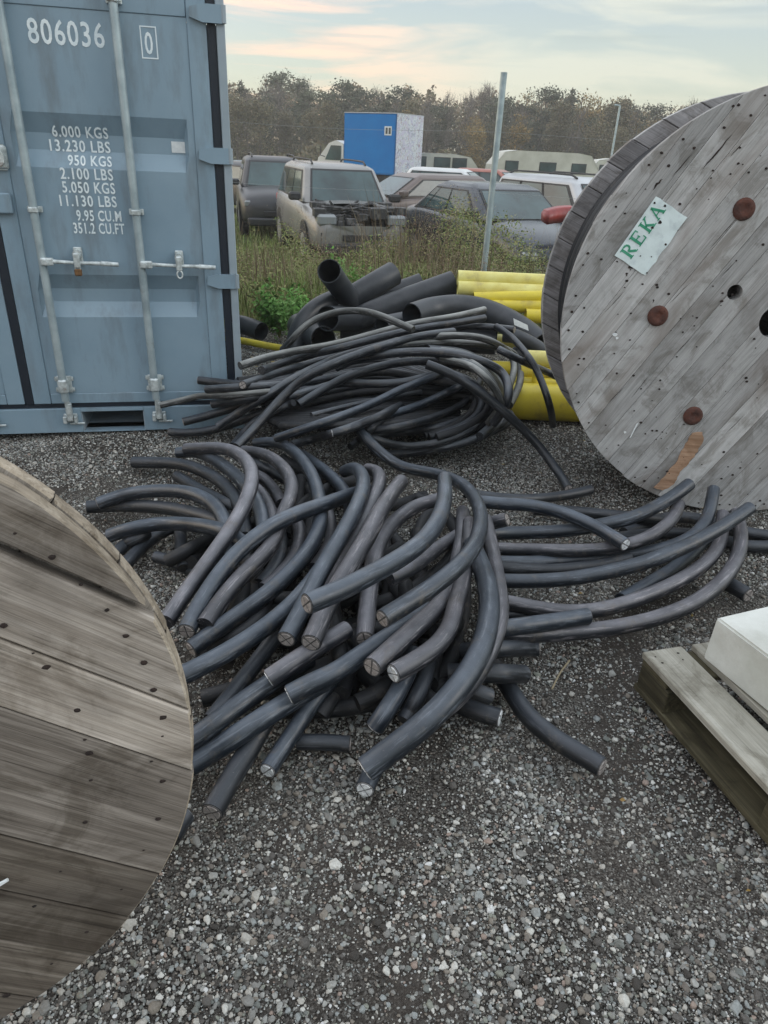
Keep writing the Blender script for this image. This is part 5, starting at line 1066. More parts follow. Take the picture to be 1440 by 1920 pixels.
def car(loc, heading, col, label, kind='sedan', L=4.5, Wd=1.78, Ht=1.43, nohood=False, lost_wing=False, detail=True, group='parked and wrecked cars beyond the weeds', cat='car'):
    root = empty('parked_car', loc, (0, 0, heading)); tag(root, label, cat, group)
    hw = Wd/2; f = L/2; mt = PT[col]
    if kind == 'sedan':
        st = [(-f, .78, .36, .78, .80), (-f+.12, .90, .26, .92, 1.0), (-f*.66, .98, .20, .97, 1.04), (-f*.4, 1.0, .19, .96, 1.0), (0, 1.0, .19, .94, .98), (f*.34, 1.0, .19, .92, 1.0), (f*.62, .98, .20, .82, .93), (f*.9, .90, .24, .68, .80), (f, .72, .34, .58, .62)]
        cab = (f*.44, f*.10, -f*.42, -f*.76)
    elif kind == 'suv':
        st = [(-f, .84, .42, 1.05, 1.07), (-f+.1, .95, .34, 1.12, 1.15), (-f*.6, 1.0, .28, 1.10, 1.12), (0, 1.0, .26, 1.07, 1.10), (f*.40, 1.0, .26, 1.05, 1.12), (f*.66, .98, .28, .98, 1.08), (f*.92, .92, .32, .88, .98), (f, .78, .38, .74, .78)]
        cab = (f*.48, f*.18, -f*.86, -f*.96)
    else:  # hatchback, van
        st = [(-f, .84, .36, .94, .96), (-f+.08, .95, .26, 1.0, 1.04), (-f*.5, 1.0, .2, .98, 1.0), (0, 1.0, .2, .96, .98), (f*.42, 1.0, .2, .93, 1.0), (f*.7, .98, .22, .84, .92), (f*.93, .90, .26, .70, .80), (f, .74, .34, .60, .64)]
        cab = (f*.55, f*.16, -f*.78, -f*.96)
    zscale = Ht/{'sedan': 1.43, 'suv': 1.68}.get(kind, 1.45)
    V = []; F = []; prof = lambda w, zb, zs, zt: [(0, zb), (w*.88, zb), (w*.985, zb+.10), (w, zb+(zs-zb)*.45), (w*.985, zs-.10), (w*.93, zs-.01), (w*.80, zs+(zt-zs)*.45), (w*.42, zt-.006), (0, zt)]
    for x, wf, zb, zs, zt in st:
        p = prof(hw*wf, zb*zscale, zs*zscale, zt*zscale); full = p+[(-a, b) for a, b in p[-2:0:-1]]; V += [(x, a, b) for a, b in full]; n = len(full)
    for i in range(len(st)-1):
        for j in range(n):
            k_ = (j+1) % n
            if nohood and i >= len(st)-3 and j in (6, 7, 8, 9): continue
            F.append((i*n+j, i*n+k_, (i+1)*n+k_, (i+1)*n+j))
    F += [tuple(range(n-1, -1, -1)), tuple((len(st)-1)*n+j for j in range(n))]
    body = mesh('body', V, F, mt, root, True, recalc=True)
    sb_ = body.modifiers.new('round', 'SUBSURF'); sb_.levels = sb_.render_levels = 1
    zb = st[3][3]*zscale-.015; zr = Ht
    x1, x2, x3, x4 = cab; wb, wr = hw*.90, hw*.70
    # cabin: base ring, waist ring and roof ring
    V = []; rings = [(x1, x4, wb, zb), (x1+(x2-x1)*.88, x4+(x3-x4)*.88, wr*1.06, zr-.07), (x2-.10, x3+.10, wr*.86, zr)]
    for a, b_, w, z in rings: V += [(a, w*.86, z), (a-.12, w, z), (b_+.12, w, z), (b_, w*.86, z), (b_, -w*.86, z), (b_+.12, -w, z), (a-.12, -w, z), (a, -w*.86, z)]
    F = []
    for i in range(2):
        for j in range(8): F.append((i*8+j, i*8+(j+1) % 8, (i+1)*8+(j+1) % 8, (i+1)*8+j))
    F.append(tuple(range(16, 24)))
    cabn = mesh('cabin', V, F, mt, root, True, recalc=True); bv_ = cabn.modifiers.new('round', 'BEVEL'); bv_.width = .045; bv_.segments = 3; bv_.limit_method = 'ANGLE'; bv_.angle_limit = R(25); bv_.harden_normals = True
    def pane(nm, q, t0=.10, t1=.90, s0=.06, s1=.94, push=.010, m_='glass'):
        a, b_, c, d = [Vector(v) for v in q]      # a,b bottom; d,c top
        P = lambda s, t: (a*(1-s)+b_*s)*(1-t)+(d*(1-s)+c*s)*t
        nn = (b_-a).cross(d-a).normalized()
        vs = [P(s0, t0), P(s1, t0), P(s1, t1), P(s0, t1)]; ctr = sum(vs, Vector())/4
        if nn.dot(ctr-Vector((0, 0, .9))) < 0: nn = -nn
        vv = [v+nn*push for v in vs]+[v-nn*.004 for v in vs]
        if t0 > .02:
            tv = [P(max(0, s0-.035), max(0, t0-.05)), P(min(1, s1+.035), max(0, t0-.05)), P(min(1, s1+.035), min(1, t1+.06)), P(max(0, s0-.035), min(1, t1+.06))]; mesh('window_trim', [v+nn*(push*.5) for v in tv], [(0, 1, 2, 3)], M['trim'], root)
        return mesh(nm, vv, [(0, 1, 2, 3), (7, 6, 5, 4), (0, 4, 5, 1), (1, 5, 6, 2), (2, 6, 7, 3), (3, 7, 4, 0)], M[m_], root, recalc=True)
    v = [Vector(q) for q in V]
    ws = pane('windscreen', (v[7], v[0], v[8], v[15]), .05, .92, .03, .97)
    pane('rear_window', (v[3], v[4], v[12], v[11]), .15, .88)
    for sgn, (a, b_, c, d) in ((1, (v[1], v[2], v[10], v[9])), (-1, (v[6], v[5], v[13], v[14]))):
        if kind == 'sedan': sp_ = [(.10, .47), (.50, .80), (.82, .93)]
        elif kind == 'suv': sp_ = [(.08, .36), (.39, .66), (.69, .94)]
        else: sp_ = [(.08, .45), (.48, .80), (.83, .94)]
        for s0, s1 in sp_: pane('side_window', (a, b_, c, d), .08, .86, s0, s1)
    for sx in (f*.62, -f*.60):
        for sg in (1, -1):
            wr_ = .34 if kind == 'suv' else .31; k = MB(); yo = sg*(hw-.02)
            k.cyl((sx, yo-sg*.19, wr_), (sx, yo+sg*.012, wr_), wr_, 22); w_ = autosmooth(k.build('wheel', M['tyre'], root))
            k = MB(); k.cyl((sx, yo, wr_), (sx, yo+sg*.018, wr_), wr_*.62, 16); k.build('rim', M['rim'], w_)
            k = MB(); arch = [(sx+math.cos(a)*(wr_+.055), yo+sg*.008, wr_+.02+math.sin(a)*(wr_+.055)) for a in np.linspace(-.1, math.pi+.1, 13)]
            inn = [(sx+math.cos(a)*(wr_*.9), yo+sg*.008, wr_+.02+math.sin(a)*(wr_*.9)) for a in np.linspace(-.1, math.pi+.1, 13)]
            k.add(arch+inn, [(i, i+1, 14+i, 13+i) for i in range(12)]); k.build('wheel_arch', M['trim'], root)
    for sg in (1, -1):
        k = MB(); k.box(x1-.30, x1-.12, sg*(hw*.93) if sg > 0 else -(hw*.93)-.20, sg*(hw*.93)+.20 if sg > 0 else -(hw*.93), zb+.02, zb+.15, ch=.03); k.build('mirror', mt if col != 'silver' else M['trim'], root)
        if not nohood:
            k = MB(); zz = st[-2][3]*zscale-.12; k.box(f-.26, f-.09, min(sg*hw*.45, sg*hw*.86), max(sg*hw*.45, sg*hw*.86), zz-.06, zz+.07, ch=.03); k.build('headlight', M['lamp'], root)
        k = MB(); zz = st[1][3]*zscale-.16; k.box(-f-.005, -f+.16, min(sg*hw*.55, sg*hw*.90), max(sg*hw*.55, sg*hw*.90), zz-.08, zz+.06, ch=.02); k.build('tail_light', M['red'], root)
    k = MB(); k.box(f-.10, f+.04, -hw*.80, hw*.80, .30, .46, ch=.03); k.build('bumper', M['trim'] if nohood or col == 'silver' else mt, root)
    k = MB(); k.box(f-.09, f+.012, -hw*.40, hw*.40, .50, .60, ch=.01); k.build('grille', M['trim'], root)
    k = MB()
    for s in (-.35, .15): k.box(x1-.01, x1+.02, s*hw, s*hw+.55*hw, zb+.005, zb+.035)
    k.build('wiper', M['trim'], root)
    if nohood:
        k = MB(); rr = random.Random(3)
        k.box(f*.52, f*.96, -hw*.80, hw*.80, .45, .62, mi=0)
        for i in range(60):
            x = rr.uniform(f*.52, f*.95); y = rr.uniform(-hw*.8, hw*.8); s = rr.uniform(.03, .14); z = rr.uniform(.6, .98); k.box(x-s, x+s, y-s, y+s, z-s*.8, z+s*.5, ch=.01)
        for i in range(22):
            p = [(rr.uniform(f*.5, f*.95), rr.uniform(-hw*.8, hw*.8), rr.uniform(.75, 1.08)) for _ in range(3)]; k.tube(crom(p, 8), .02, 6)
        k.build('engine', M['mech'], root)
        k = MB()
        for sg in (1, -1): k.box(f*.78, f*.97, min(sg*hw*.5, sg*hw*.86), max(sg*hw*.5, sg*hw*.86), .72, .90, ch=.04)
        k.build('loose_headlight', M['lamp'], root)
    if kind == 'suv':
        k = MB()
        for sg in (1, -1): k.tube(crom([(x2-.1, sg*wr*.8, zr), (x2-.25, sg*wr*.8, zr+.05), (x3+.3, sg*wr*.8, zr+.05), (x3+.15, sg*wr*.8, zr)], 10), .018, 6)
        k.build('roof_rail', M['trim'], root)
    return root
def fwd(dx, dy): return math.atan2(dy, dx)
def gp(x, y): return (x, y, gz(x, y)-.02)
car(gp(-1.20, 14.6), fwd(.30, -.95), 'silver', 'silver grey off-roader without a bonnet, its engine bay open', 'suv', 4.3, 1.76, 1.60, nohood=True)
car(gp(-3.05, 18.8), fwd(.22, -.975), 'blk', 'dark estate behind the silver off-roader, next to the container edge', 'suv', 4.4, 1.75, 1.62)
car(gp(1.68, 13.2), fwd(.40, -.92), 'slate', 'dark slate blue saloon parked behind the fence post', 'sedan', 4.7, 1.80, 1.44)
car(gp(3.55, 14.9), fwd(.45, -.89), 'lsil', 'light silver estate behind the slate blue saloon, partly hidden by the grey reel', 'suv', 4.6, 1.8, 1.55)
car(gp(.45, 19.5), fwd(-.85, -.52), 'brown', 'brown grey wreck standing between the off-roader and the saloon', 'hatch', 4.2, 1.72, 1.40)
car(gp(2.05, 28), fwd(.95, -.3), 'white', 'white hatchback behind the graffiti covered truck end', 'hatch', 4.1, 1.7, 1.48)
car(gp(4.0, 33), fwd(.9, -.42), 'redp', 'faded red car far off between the white hatchback and the caravans', 'hatch', 4.0, 1.7, 1.48)
car(gp(-4.4, 24), fwd(.7, -.7), 'blk', 'black wreck far left beside the container edge', 'hatch', 4.2, 1.7, 1.42)
car(gp(-3.3, 31), fwd(-.9, -.4), 'dark', 'dark grey car at the far end of the row behind the estate', 'sedan', 4.5, 1.75, 1.42)
car(gp(-1.6, 23), fwd(.3, -.95), 'white', 'white car crumpled behind the roof of the silver off-roader', 'hatch', 4.2, 1.7, 1.40)
car(gp(6.2, 22), fwd(.8, -.6), 'lsil', 'silver car in front of the caravans close to the grey reel', 'hatch', 4.2, 1.7, 1.45)
car(gp(4.6, 20.5), fwd(-.7, -.7), 'white', 'white roofed car in the row before the caravans', 'sedan', 4.4, 1.75, 1.42)
# red bumper piece beside the saloon
c0 = Vector(aty(1046, 402, 11.2)); bm = bmesh.new(); bmesh.ops.create_cube(bm, size=1)
for v in bm.verts: v.co = Vector((v.co.x*.50, v.co.y*.20, v.co.z*.20))
bmesh.ops.subdivide_edges(bm, edges=[e for e in bm.edges if abs(e.verts[0].co.x-e.verts[1].co.x) > .1], cuts=6)
for v in bm.verts: v.co.y -= .5*v.co.x*v.co.x; v.co.z *= 1-.5*abs(v.co.x)
bmesh.ops.bevel(bm, geom=bm.edges[:], offset=.03, segments=2, affect='EDGES')
me = bpy.data.meshes.new('red_bumper'); bm.to_mesh(me); bm.free(); M['rbm'] = mat('red_car_paint', (0.30, 0.040, 0.035), .35, col2=(.20, .05, .05), vscale=4); me.materials.append(M['rbm']); me.polygons.foreach_set('use_smooth', [True]*len(me.polygons))
o = link(bpy.data.objects.new('red_bumper', me)); o.location = c0; o.rotation_euler = (R(10), R(-8), R(20)); tag(o, 'piece of a red car bumper beside the saloon, at the rim of the grey reel', 'bumper')

# box truck
M['blue'] = mat('truck_blue', (0.0, 0.150, 0.46), 0.8, col2=(0.0, 0.175, 0.50), vscale=1.2, spec=.15)
M['bluetop'] = mat('truck_blue_edge', (0.01, 0.10, 0.24), 0.5)
gm = mat('graffiti_white', (0.60, 0.63, 0.68), 0.6); t = gm.node_tree; b = t.nodes['Principled BSDF']
tcn = N(t, 'ShaderNodeTexCoord'); col_prev = None
cx_ = N(t, 'ShaderNodeRGB'); cx_.outputs[0].default_value = (.58, .62, .67, 1); prev = cx_.outputs[0]
for sc_, colr, w_, off in ((1.6, (.30, .33, .50), .022, 0), (2.3, (.34, .20, .26), .018, 7), (3.1, (.16, .18, .22), .016, 3), (1.1, (.50, .48, .62), .05, 11)):
    mpn = N(t, 'ShaderNodeMapping'); mpn.inputs['Location'].default_value = (off, off, off); t.links.new(tcn.outputs['Object'], mpn.inputs[0])
    nz = N(t, 'ShaderNodeTexNoise'); nz.inputs['Scale'].default_value = sc_; nz.inputs['Detail'].default_value = 2; nz.inputs['Distortion'].default_value = 1.2; t.links.new(mpn.outputs[0], nz.inputs['Vector'])
    r_ = ramp(t, [(.5-w_, (0, 0, 0)), (.5-w_*.4, (.8, .8, .8)), (.5+w_*.4, (.8, .8, .8)), (.5+w_, (0, 0, 0))]); t.links.new(nz.outputs['Fac'], r_.inputs[0])
    mxn = N(t, 'ShaderNodeMixRGB'); mxn.inputs['Color2'].default_value = (*colr, 1); t.links.new(r_.outputs[0], mxn.inputs['Fac']); t.links.new(prev, mxn.inputs['Color1']); prev = mxn.outputs[0]
t.links.new(prev, b.inputs['Base Color']); M['graf'] = gm
YT = 40.0; cT = aty(742, 270, YT); cB = aty(745, 330, YT)
tz = float(aty(742, 212, YT)[2]); bz = float(cB[2])
tr = empty('box_truck', (float(cT[0]), YT, gz(0, 40)), (0, 0, 0)); tag(tr, 'old box truck with a bright blue box and a white end covered in scribbles', 'truck')
hz0 = bz-gz(0, 40); hz1 = tz-gz(0, 40)
# near corner at the origin; blue side runs left and back, white end runs right and back
dl_ = Vector((-.82, .57, 0)).normalized(); dw = Vector((.57, .82, 0)).normalized(); Lb, Wb_ = 3.35, 2.45
RM = Matrix((dl_, dw, Vector((0, 0, 1)))).transposed()
def tb(name, x0, x1, y0, y1, z0, z1, mt, par=tr, ch=.02):
    k = MB(); k.box(x0, x1, y0, y1, z0, z1, ch=ch); k.v = [tuple(RM @ Vector(q)) for q in k.v]; k.f = [tuple(reversed(q)) for q in k.f]; return k.build(name, mt, par)
box = tb('cargo_box', .03, Lb, .03, Wb_, hz0, hz1-.03, M['blue'])
tb('rear_end', 0, .028, .02, Wb_-.02, hz0+.02, hz1-.02, M['graf']); tb('side_panel', .06, Lb-.06, 0.004, .028, hz0+.06, hz1-.06, M['blue'])
tb('box_roof', -.01, Lb+.01, -.01, Wb_+.01, hz1-.028, hz1+.01, M['lsil'] if 'lsil' in M else PT['lsil'])
tb('edge_trim', -.012, .03, -.012, .03, hz0, hz1-.03, M['bluetop'])
sg_ = tb('side_sign', .28, .72, -.012, .003, hz1-.98, hz1-.58, M['white'], ch=.004)
for a in (.33, .52): tb('sign_mark', a, a+.13, -.018, -.0125, hz1-.92, hz1-.64, M['trim'], sg_, ch=.003)
tb('chassis', .1, Lb+1.9, .5, 1.9, hz0-.25, hz0-.02, M['rust'])
for x in (.7, Lb+1.3):
    for y in (.15, Wb_-.4):
        k = MB(); k.cyl(tuple(RM @ Vector((x, y, .42))), tuple(RM @ Vector((x, y+.25, .42))), .42, 18); autosmooth(k.build('wheel', M['tyre'], tr))
# cab
kx = Lb+.12; k = MB(); prof_ = [(kx, hz0-.3), (kx, hz0+1.35), (kx+.5, hz0+1.5), (kx+1.0, hz0+1.35), (kx+1.75, hz0+.62), (kx+1.95, hz0+.1), (kx+1.95, hz0-.35)]
V = [tuple(RM @ Vector((x, y, z))) for y in (.15, Wb_-.15) for x, z in prof_]; n = len(prof_)
F = [tuple(range(n)), tuple(range(2*n-1, n-1, -1))]+[(i, n+i, n+(i+1) % n, (i+1) % n) for i in range(n)]
cabt = mesh('cab', V, F, PT['white'], tr, recalc=True)
k = MB(); q = [(kx+.15, .13, hz0+.55), (kx+1.25, .13, hz0+.55), (kx+.85, .13, hz0+1.25), (kx+.15, .13, hz0+1.25)]; k.add([RM @ Vector(a) for a in q], [(0, 1, 2, 3)]); k.build('side_window', M['glass'], cabt)
k = MB(); q = [(kx+1.74, .3, hz0+.67), (kx+1.74, Wb_-.3, hz0+.67), (kx+1.06, Wb_-.3, hz0+1.33), (kx+1.06, .3, hz0+1.33)]; k.add([RM @ Vector(a)+Vector((0, 0, .02)) for a in q], [(0, 1, 2, 3)]); k.build('windscreen', M['glass'], cabt)
k = MB(); k.tube([tuple(RM @ Vector((kx+1.3, .15, hz0+.7))), tuple(RM @ Vector((kx+1.35, -.15, hz0+.75))), tuple(RM @ Vector((kx+1.35, -.15, hz0+1.2)))], .025, 6); k.build('mirror_arm', M['trim'], tr)

# caravans
M['cream'] = mat('caravan_cream', (.52, .52, .46), .5, col2=(.40, .40, .34), vscale=1.4)
M['grime'] = mat('caravan_roof', (.60, .61, .57), .6, col2=(.42, .42, .36), vscale=1.2)
def caravan(loc, yaw, L, Wd, H0, H1, label):
    r0 = empty('caravan', loc, (0, 0, yaw)); tag(r0, label, 'caravan', 'caravans in front of the wood')
    prof_ = [(-L/2+.12, H0), (-L/2, H0+.5), (-L/2+.05, H1*.72), (-L/2+.55, H1), (-L/2+1.2, H1+.10), (L/2-1.2, H1+.10), (L/2-.5, H1), (L/2-.03, H1*.70), (L/2, H0+.5), (L/2-.12, H0)]
    V = [(x, y, z) for y in (-Wd/2, Wd/2) for x, z in prof_]; n = len(prof_)
    F = [tuple(range(n)), tuple(range(2*n-1, n-1, -1))]+[(i, n+i, n+(i+1) % n, (i+1) % n) for i in range(n)]
    mesh('body', V, F, M['cream'], r0, recalc=True)
    V = [(x, y, z+.012) for y in (-Wd/2-.01, Wd/2+.01) for x, z in prof_[2:8]]; mesh('roof', V, [(i, 6+i, 7+i, i+1) for i in range(5)], M['grime'], r0)
    for x0, x1 in ((-L/2+.6, -L/2+1.3), (-.4, .5), (L/2-1.5, L/2-.7)):
        k = MB(); k.box(x0, x1, -Wd/2-.02, -Wd/2-.002, H0+.85, H0+1.35, ch=.01); w_ = k.build('window', M['trim'], r0)
        k = MB(); k.box(x0+.04, x1-.04, -Wd/2-.028, -Wd/2-.021, H0+.89, H0+1.31); k.build('pane', M['glass'], w_)
    k = MB(); k.box(-L/2+.2, L/2-.2, -Wd/2-.012, -Wd/2-.002, H0+.45, H0+.60); k.build('stripe', M['rust'] if L > 5 else M['trim'], r0)
    for y in (-Wd/2+.1, Wd/2-.3):
        k = MB(); k.cyl((0, y, .33), (0, y+.2, .33), .33, 16); k.build('wheel', M['tyre'], r0)
    return r0
caravan((7.45, 42, gz(0, 42)), R(6), 5.6, 2.1, .45, 2.18, 'long pale caravan behind the slate blue saloon')
caravan((12.2, 43, gz(0, 43)), R(-4), 4.4, 2.1, .45, 2.0, 'smaller pale caravan next to the grey reel rim')
caravan((2.2, 44, gz(0, 44)), R(0), 4.2, 2.1, .45, 1.85, 'low white caravan just right of the scribbled truck end')
# field gate rail and far lamp pole
k = MB()
for x in (-9.6, -7.9): k.cyl((x, 34, gz(0, 34)), (x, 34, gz(0, 34)+2.45), .05, 8)
k.cyl((-9.6, 34, gz(0, 34)+2.2), (-7.9, 34, gz(0, 34)+2.2), .04, 8); k.cyl((-7.9, 34, gz(0, 34)+1.3), (-3.0, 34, gz(0, 34)+1.35), .035, 8)
o = k.build('tube_gate', M['galv']); tag(o, 'pale tubular rail frame far off beside the container edge', 'gate')
q = aty(1147, 290, 45); q2 = aty(1162, 198, 45); k = MB(); k.cyl((q[0], 45, gz(0, 45)), (q[0], 45, q2[2]), .06, 8); k.cyl((q[0], 45, q2[2]), (q[0]-.3, 45, q2[2]+.02), .04, 6); o = k.build('lamp_pole', M['galv']); tag(o, 'thin pale pole standing in front of the wood near the grey reel', 'pole')

# ------------------------------------------------------------------ vegetation
def leafmat(name, cols, rough=.8, ro=.0):
    m = bpy.data.materials.new(name); m.use_nodes = True; t = m.node_tree; b = t.nodes['Principled BSDF']; b.inputs['Roughness'].default_value = rough; b.inputs['Specular IOR Level'].default_value = .2
    ge = N(t, 'ShaderNodeNewGeometry'); oi = N(t, 'ShaderNodeObjectInfo'); n = len(cols)
    r_ = ramp(t, [((i+.0)/n, c) for i, c in enumerate(cols)], 'LINEAR'); t.links.new(ge.outputs['Random Per Island'], r_.inputs[0])
    hs = N(t, 'ShaderNodeHueSaturation'); mr = N(t, 'ShaderNodeMapRange'); mr.inputs['To Min'].default_value = .75; mr.inputs['To Max'].default_value = 1.25; t.links.new(oi.outputs['Random'], mr.inputs['Value']); t.links.new(mr.outputs[0], hs.inputs['Value']); t.links.new(r_.outputs[0], hs.inputs['Color'])
    t.links.new(hs.outputs[0], b.inputs['Base Color']); return m
M['fol_pine'] = leafmat('pine_needles', [(.075, .088, .055), (.095, .108, .068), (.12, .128, .085), (.085, .090, .062)])  # tree colours from here on are lightened to carry some haze
M['fol_bare'] = leafmat('bare_twigs', [(.18, .15, .13), (.22, .19, .165), (.27, .24, .215), (.15, .125, .11)])
M['fol_ochre'] = leafmat('ochre_leaves', [(.30, .19, .065), (.34, .23, .085), (.22, .17, .08), (.16, .14, .07)])
M['fol_olive'] = leafmat('olive_leaves', [(.13, .13, .08), (.16, .155, .095), (.12, .11, .075), (.18, .145, .09)])
M['fol_wood'] = leafmat('mixed_wood', [(.19, .145, .105), (.13, .125, .07), (.23, .16, .085), (.10, .105, .06), (.25, .19, .135)])
M['bark'] = mat('bark', (.09, .075, .062), .9, col2=(.16, .14, .12), vscale=3)
def quads(P, Nrm, size, asp=1.0, rng=RNG):
    """one small leaf face per point"""
    n = len(P); a = np.cross(Nrm, rng.normal(size=(n, 3))); a /= np.linalg.norm(a, axis=1)[:, None]+1e-9; b_ = np.cross(Nrm, a); b_ /= np.linalg.norm(b_, axis=1)[:, None]+1e-9
    s = size[:, None]; V = np.stack([P-a*s, P-b_*s*asp, P+a*s, P+b_*s*asp], 1).reshape(-1, 3); F = np.arange(4*n).reshape(n, 4); return V, F
def tree_proto(kind, seed):
    g = np.random.default_rng(seed); H = 8.0
    k = MB(); trunk = [(0, 0, 0), (g.normal()*.1, g.normal()*.1, H*.35), (g.normal()*.2, g.normal()*.2, H*.7), (g.normal()*.2, g.normal()*.2, H*.95)]; tp = crom(trunk, 12)
    V, F = tube_geo(tp, np.linspace(.16, .03, 12), 7); k.add(V, F); pts = []; 
    nb = 26 if kind != 'spruce' else 40
    for i in range(nb):
        h = g.uniform(.22, .97) if kind != 'pine' else g.uniform(.45, .98); p0 = np.array([np.interp(h*H*.95, tp[:, 2], tp[:, c]) for c in range(3)]); a = g.uniform(0, 6.28)
        if kind == 'spruce': L_ = (1.05-h)*1.9+.15; d = np.array([math.cos(a), math.sin(a), -.15])
        elif kind == 'pine': L_ = g.uniform(.6, 1.5); d = np.array([math.cos(a), math.sin(a), .35])
        else: L_ = g.uniform(.8, 2.0)*math.sin(math.pi*min(.92, h*.85+.1)); d = np.array([math.cos(a)*.75, math.sin(a)*.75, g.uniform(.5, 1.2)])
        p1 = p0+d*L_; mid = (p0+p1)/2+np.array([0, 0, .08]); Q = crom([p0, mid, p1], 5); V, F = tube_geo(Q, np.linspace(.045, .010, 5), 4, caps=False); k.add(V, F)
        m_ = {'spruce': 60, 'pine': 100, 'bare': 70, 'ochre': 140, 'olive': 150}[kind]
        tt = g.uniform(.25, 1.1, m_)[:, None]; sp_ = {'spruce': .16, 'pine': .30, 'bare': .42, 'ochre': .40, 'olive': .42}[kind]; pts.append(p0+(p1-p0)*tt+g.normal(size=(m_, 3))*sp_*np.array([1, 1, .7]))
        if kind == 'bare':
            for _ in range(7):
                s0 = p0+(p1-p0)*g.uniform(.3, 1); s1 = s0+np.array([g.normal()*.3, g.normal()*.3, g.uniform(.3, .9)]); V, F = tube_geo([s0, (s0+s1)/2+g.normal(size=3)*.04, s1], [.016, .011, .006], 3, caps=False); k.add(V, F)
    P = np.vstack(pts); P = P[P[:, 2] > .8]; nn = g.normal(size=P.shape)+np.array([0, 0, .8]); nn /= np.linalg.norm(nn, axis=1)[:, None]
    sz = g.uniform(.06, .145, len(P))*({'bare': .6}.get(kind, 1)); V, F = quads(P, nn, sz, .55 if kind != 'bare' else .22, g)
    return k, V, F
kinds = ['pine', 'spruce', 'bare', 'ochre', 'olive', 'bare', 'pine']; fm = {'pine': 'fol_pine', 'spruce': 'fol_pine', 'bare': 'fol_bare', 'ochre': 'fol_ochre', 'olive': 'fol_olive'}
lab = {'pine': 'dark pine in the wood behind the car park', 'spruce': 'narrow dark spruce in the wood behind the car park', 'bare': 'nearly bare brownish tree in the wood behind the car park', 'ochre': 'ochre leaved autumn tree in the wood behind the car park', 'olive': 'dull olive leaved tree in the wood behind the car park'}
protos = []; first_used = set()
for i, kd in enumerate(kinds):
    k, V, F = tree_proto(kd, 100+i); root = empty(kd+'_tree' if kd not in ('ochre', 'olive', 'bare') else 'deciduous_tree', (0, 0, 0)); tk = k.build('trunk', M['bark'], root, True); cr = big_mesh('crown', V, F, M[fm[kd]], root)
    protos.append((kd, root, tk, cr))
tr_ = random.Random(21); spots = []
for row, (y0, n, sc) in enumerate(((62, 34, .62), (67, 36, .78), (73, 36, .90), (80, 32, .98))):
    for i in range(n):
        x = -27+62*(i+tr_.uniform(-.35, .35))/n; spots.append((x, y0+tr_.uniform(-2, 2), sc*tr_.uniform(.82, 1.12), row))
for i, (x, y, s, row) in enumerate(spots):
    w_ = [3, 4, 4, 2, 5, 2, 3, 4] if row == 0 else ([0, 2, 4, 6, 5, 1, 3, 4] if row == 1 else [0, 6, 1, 2, 5, 0, 6, 2])
    pi = tr_.choice(w_)
    if x > 9 and row > 1: pi = tr_.choice([0, 1, 6, 1, 3])
    kd, r0, tk, cr = protos[pi]
    if pi in first_used:
        r1 = r0.copy(); COL.objects.link(r1)
        for ch in (tk, cr): c = ch.copy(); COL.objects.link(c); c.parent = r1
    else: r1 = r0; first_used.add(pi)
    r1.location = (x, y, gz(x, y)-.05); r1.rotation_euler = (0, 0, tr_.uniform(0, 6.28)); r1.scale = (s*tr_.uniform(.9, 1.2), s*tr_.uniform(.9, 1.2), s)
    tag(r1, lab[kd], 'tree', 'trees of the wood behind the car park, '+kd)
for pi, (kd, r0, tk, cr) in enumerate(protos):
    if pi not in first_used:
        for o_ in (tk, cr, r0): bpy.data.objects.remove(o_, do_unlink=True)
# undergrowth at the wood's edge
g = RNG; n = 26000; X = g.uniform(-30, 38, n); Yv = g.uniform(57, 66, n); hh = 1.5+.8*np.sin(X*.7)+.5*np.sin(X*1.9+1); Zv = g.uniform(0, 1, n)**.8*np.clip(hh, .6, 3)-1.02
P = np.c_[X, Yv, Zv]; nn = g.normal(size=(n, 3)); nn /= np.linalg.norm(nn, axis=1)[:, None]; V, F = quads(P, nn, g.uniform(.08, .22, n), .6); o = big_mesh('undergrowth', V, F, M['fol_olive']); tag(o, 'brown and olive undergrowth along the foot of the wood', 'undergrowth', kind='stuff')
n = 90000; X = g.uniform(-36, 46, n); Yv = g.uniform(80, 92, n); hh = 7.1+.6*np.sin(X*.9)+.45*np.sin(X*2.3+1)+.35*np.sin(X*5.1)+.2*np.sin(X*11)-.012*np.maximum(X, 0)*1.5; Zv = g.uniform(0, 1, n)**.8*hh-1.02
P = np.c_[X, Yv, Zv]; nn = g.normal(size=(n, 3)); nn /= np.linalg.norm(nn, axis=1)[:, None]; V, F = quads(P, nn, g.uniform(.10, .24, n), .6); o = big_mesh('woodland', V, F, M['fol_wood']); tag(o, 'far side of the wood that closes the view behind the single trees', 'wood', kind='stuff')

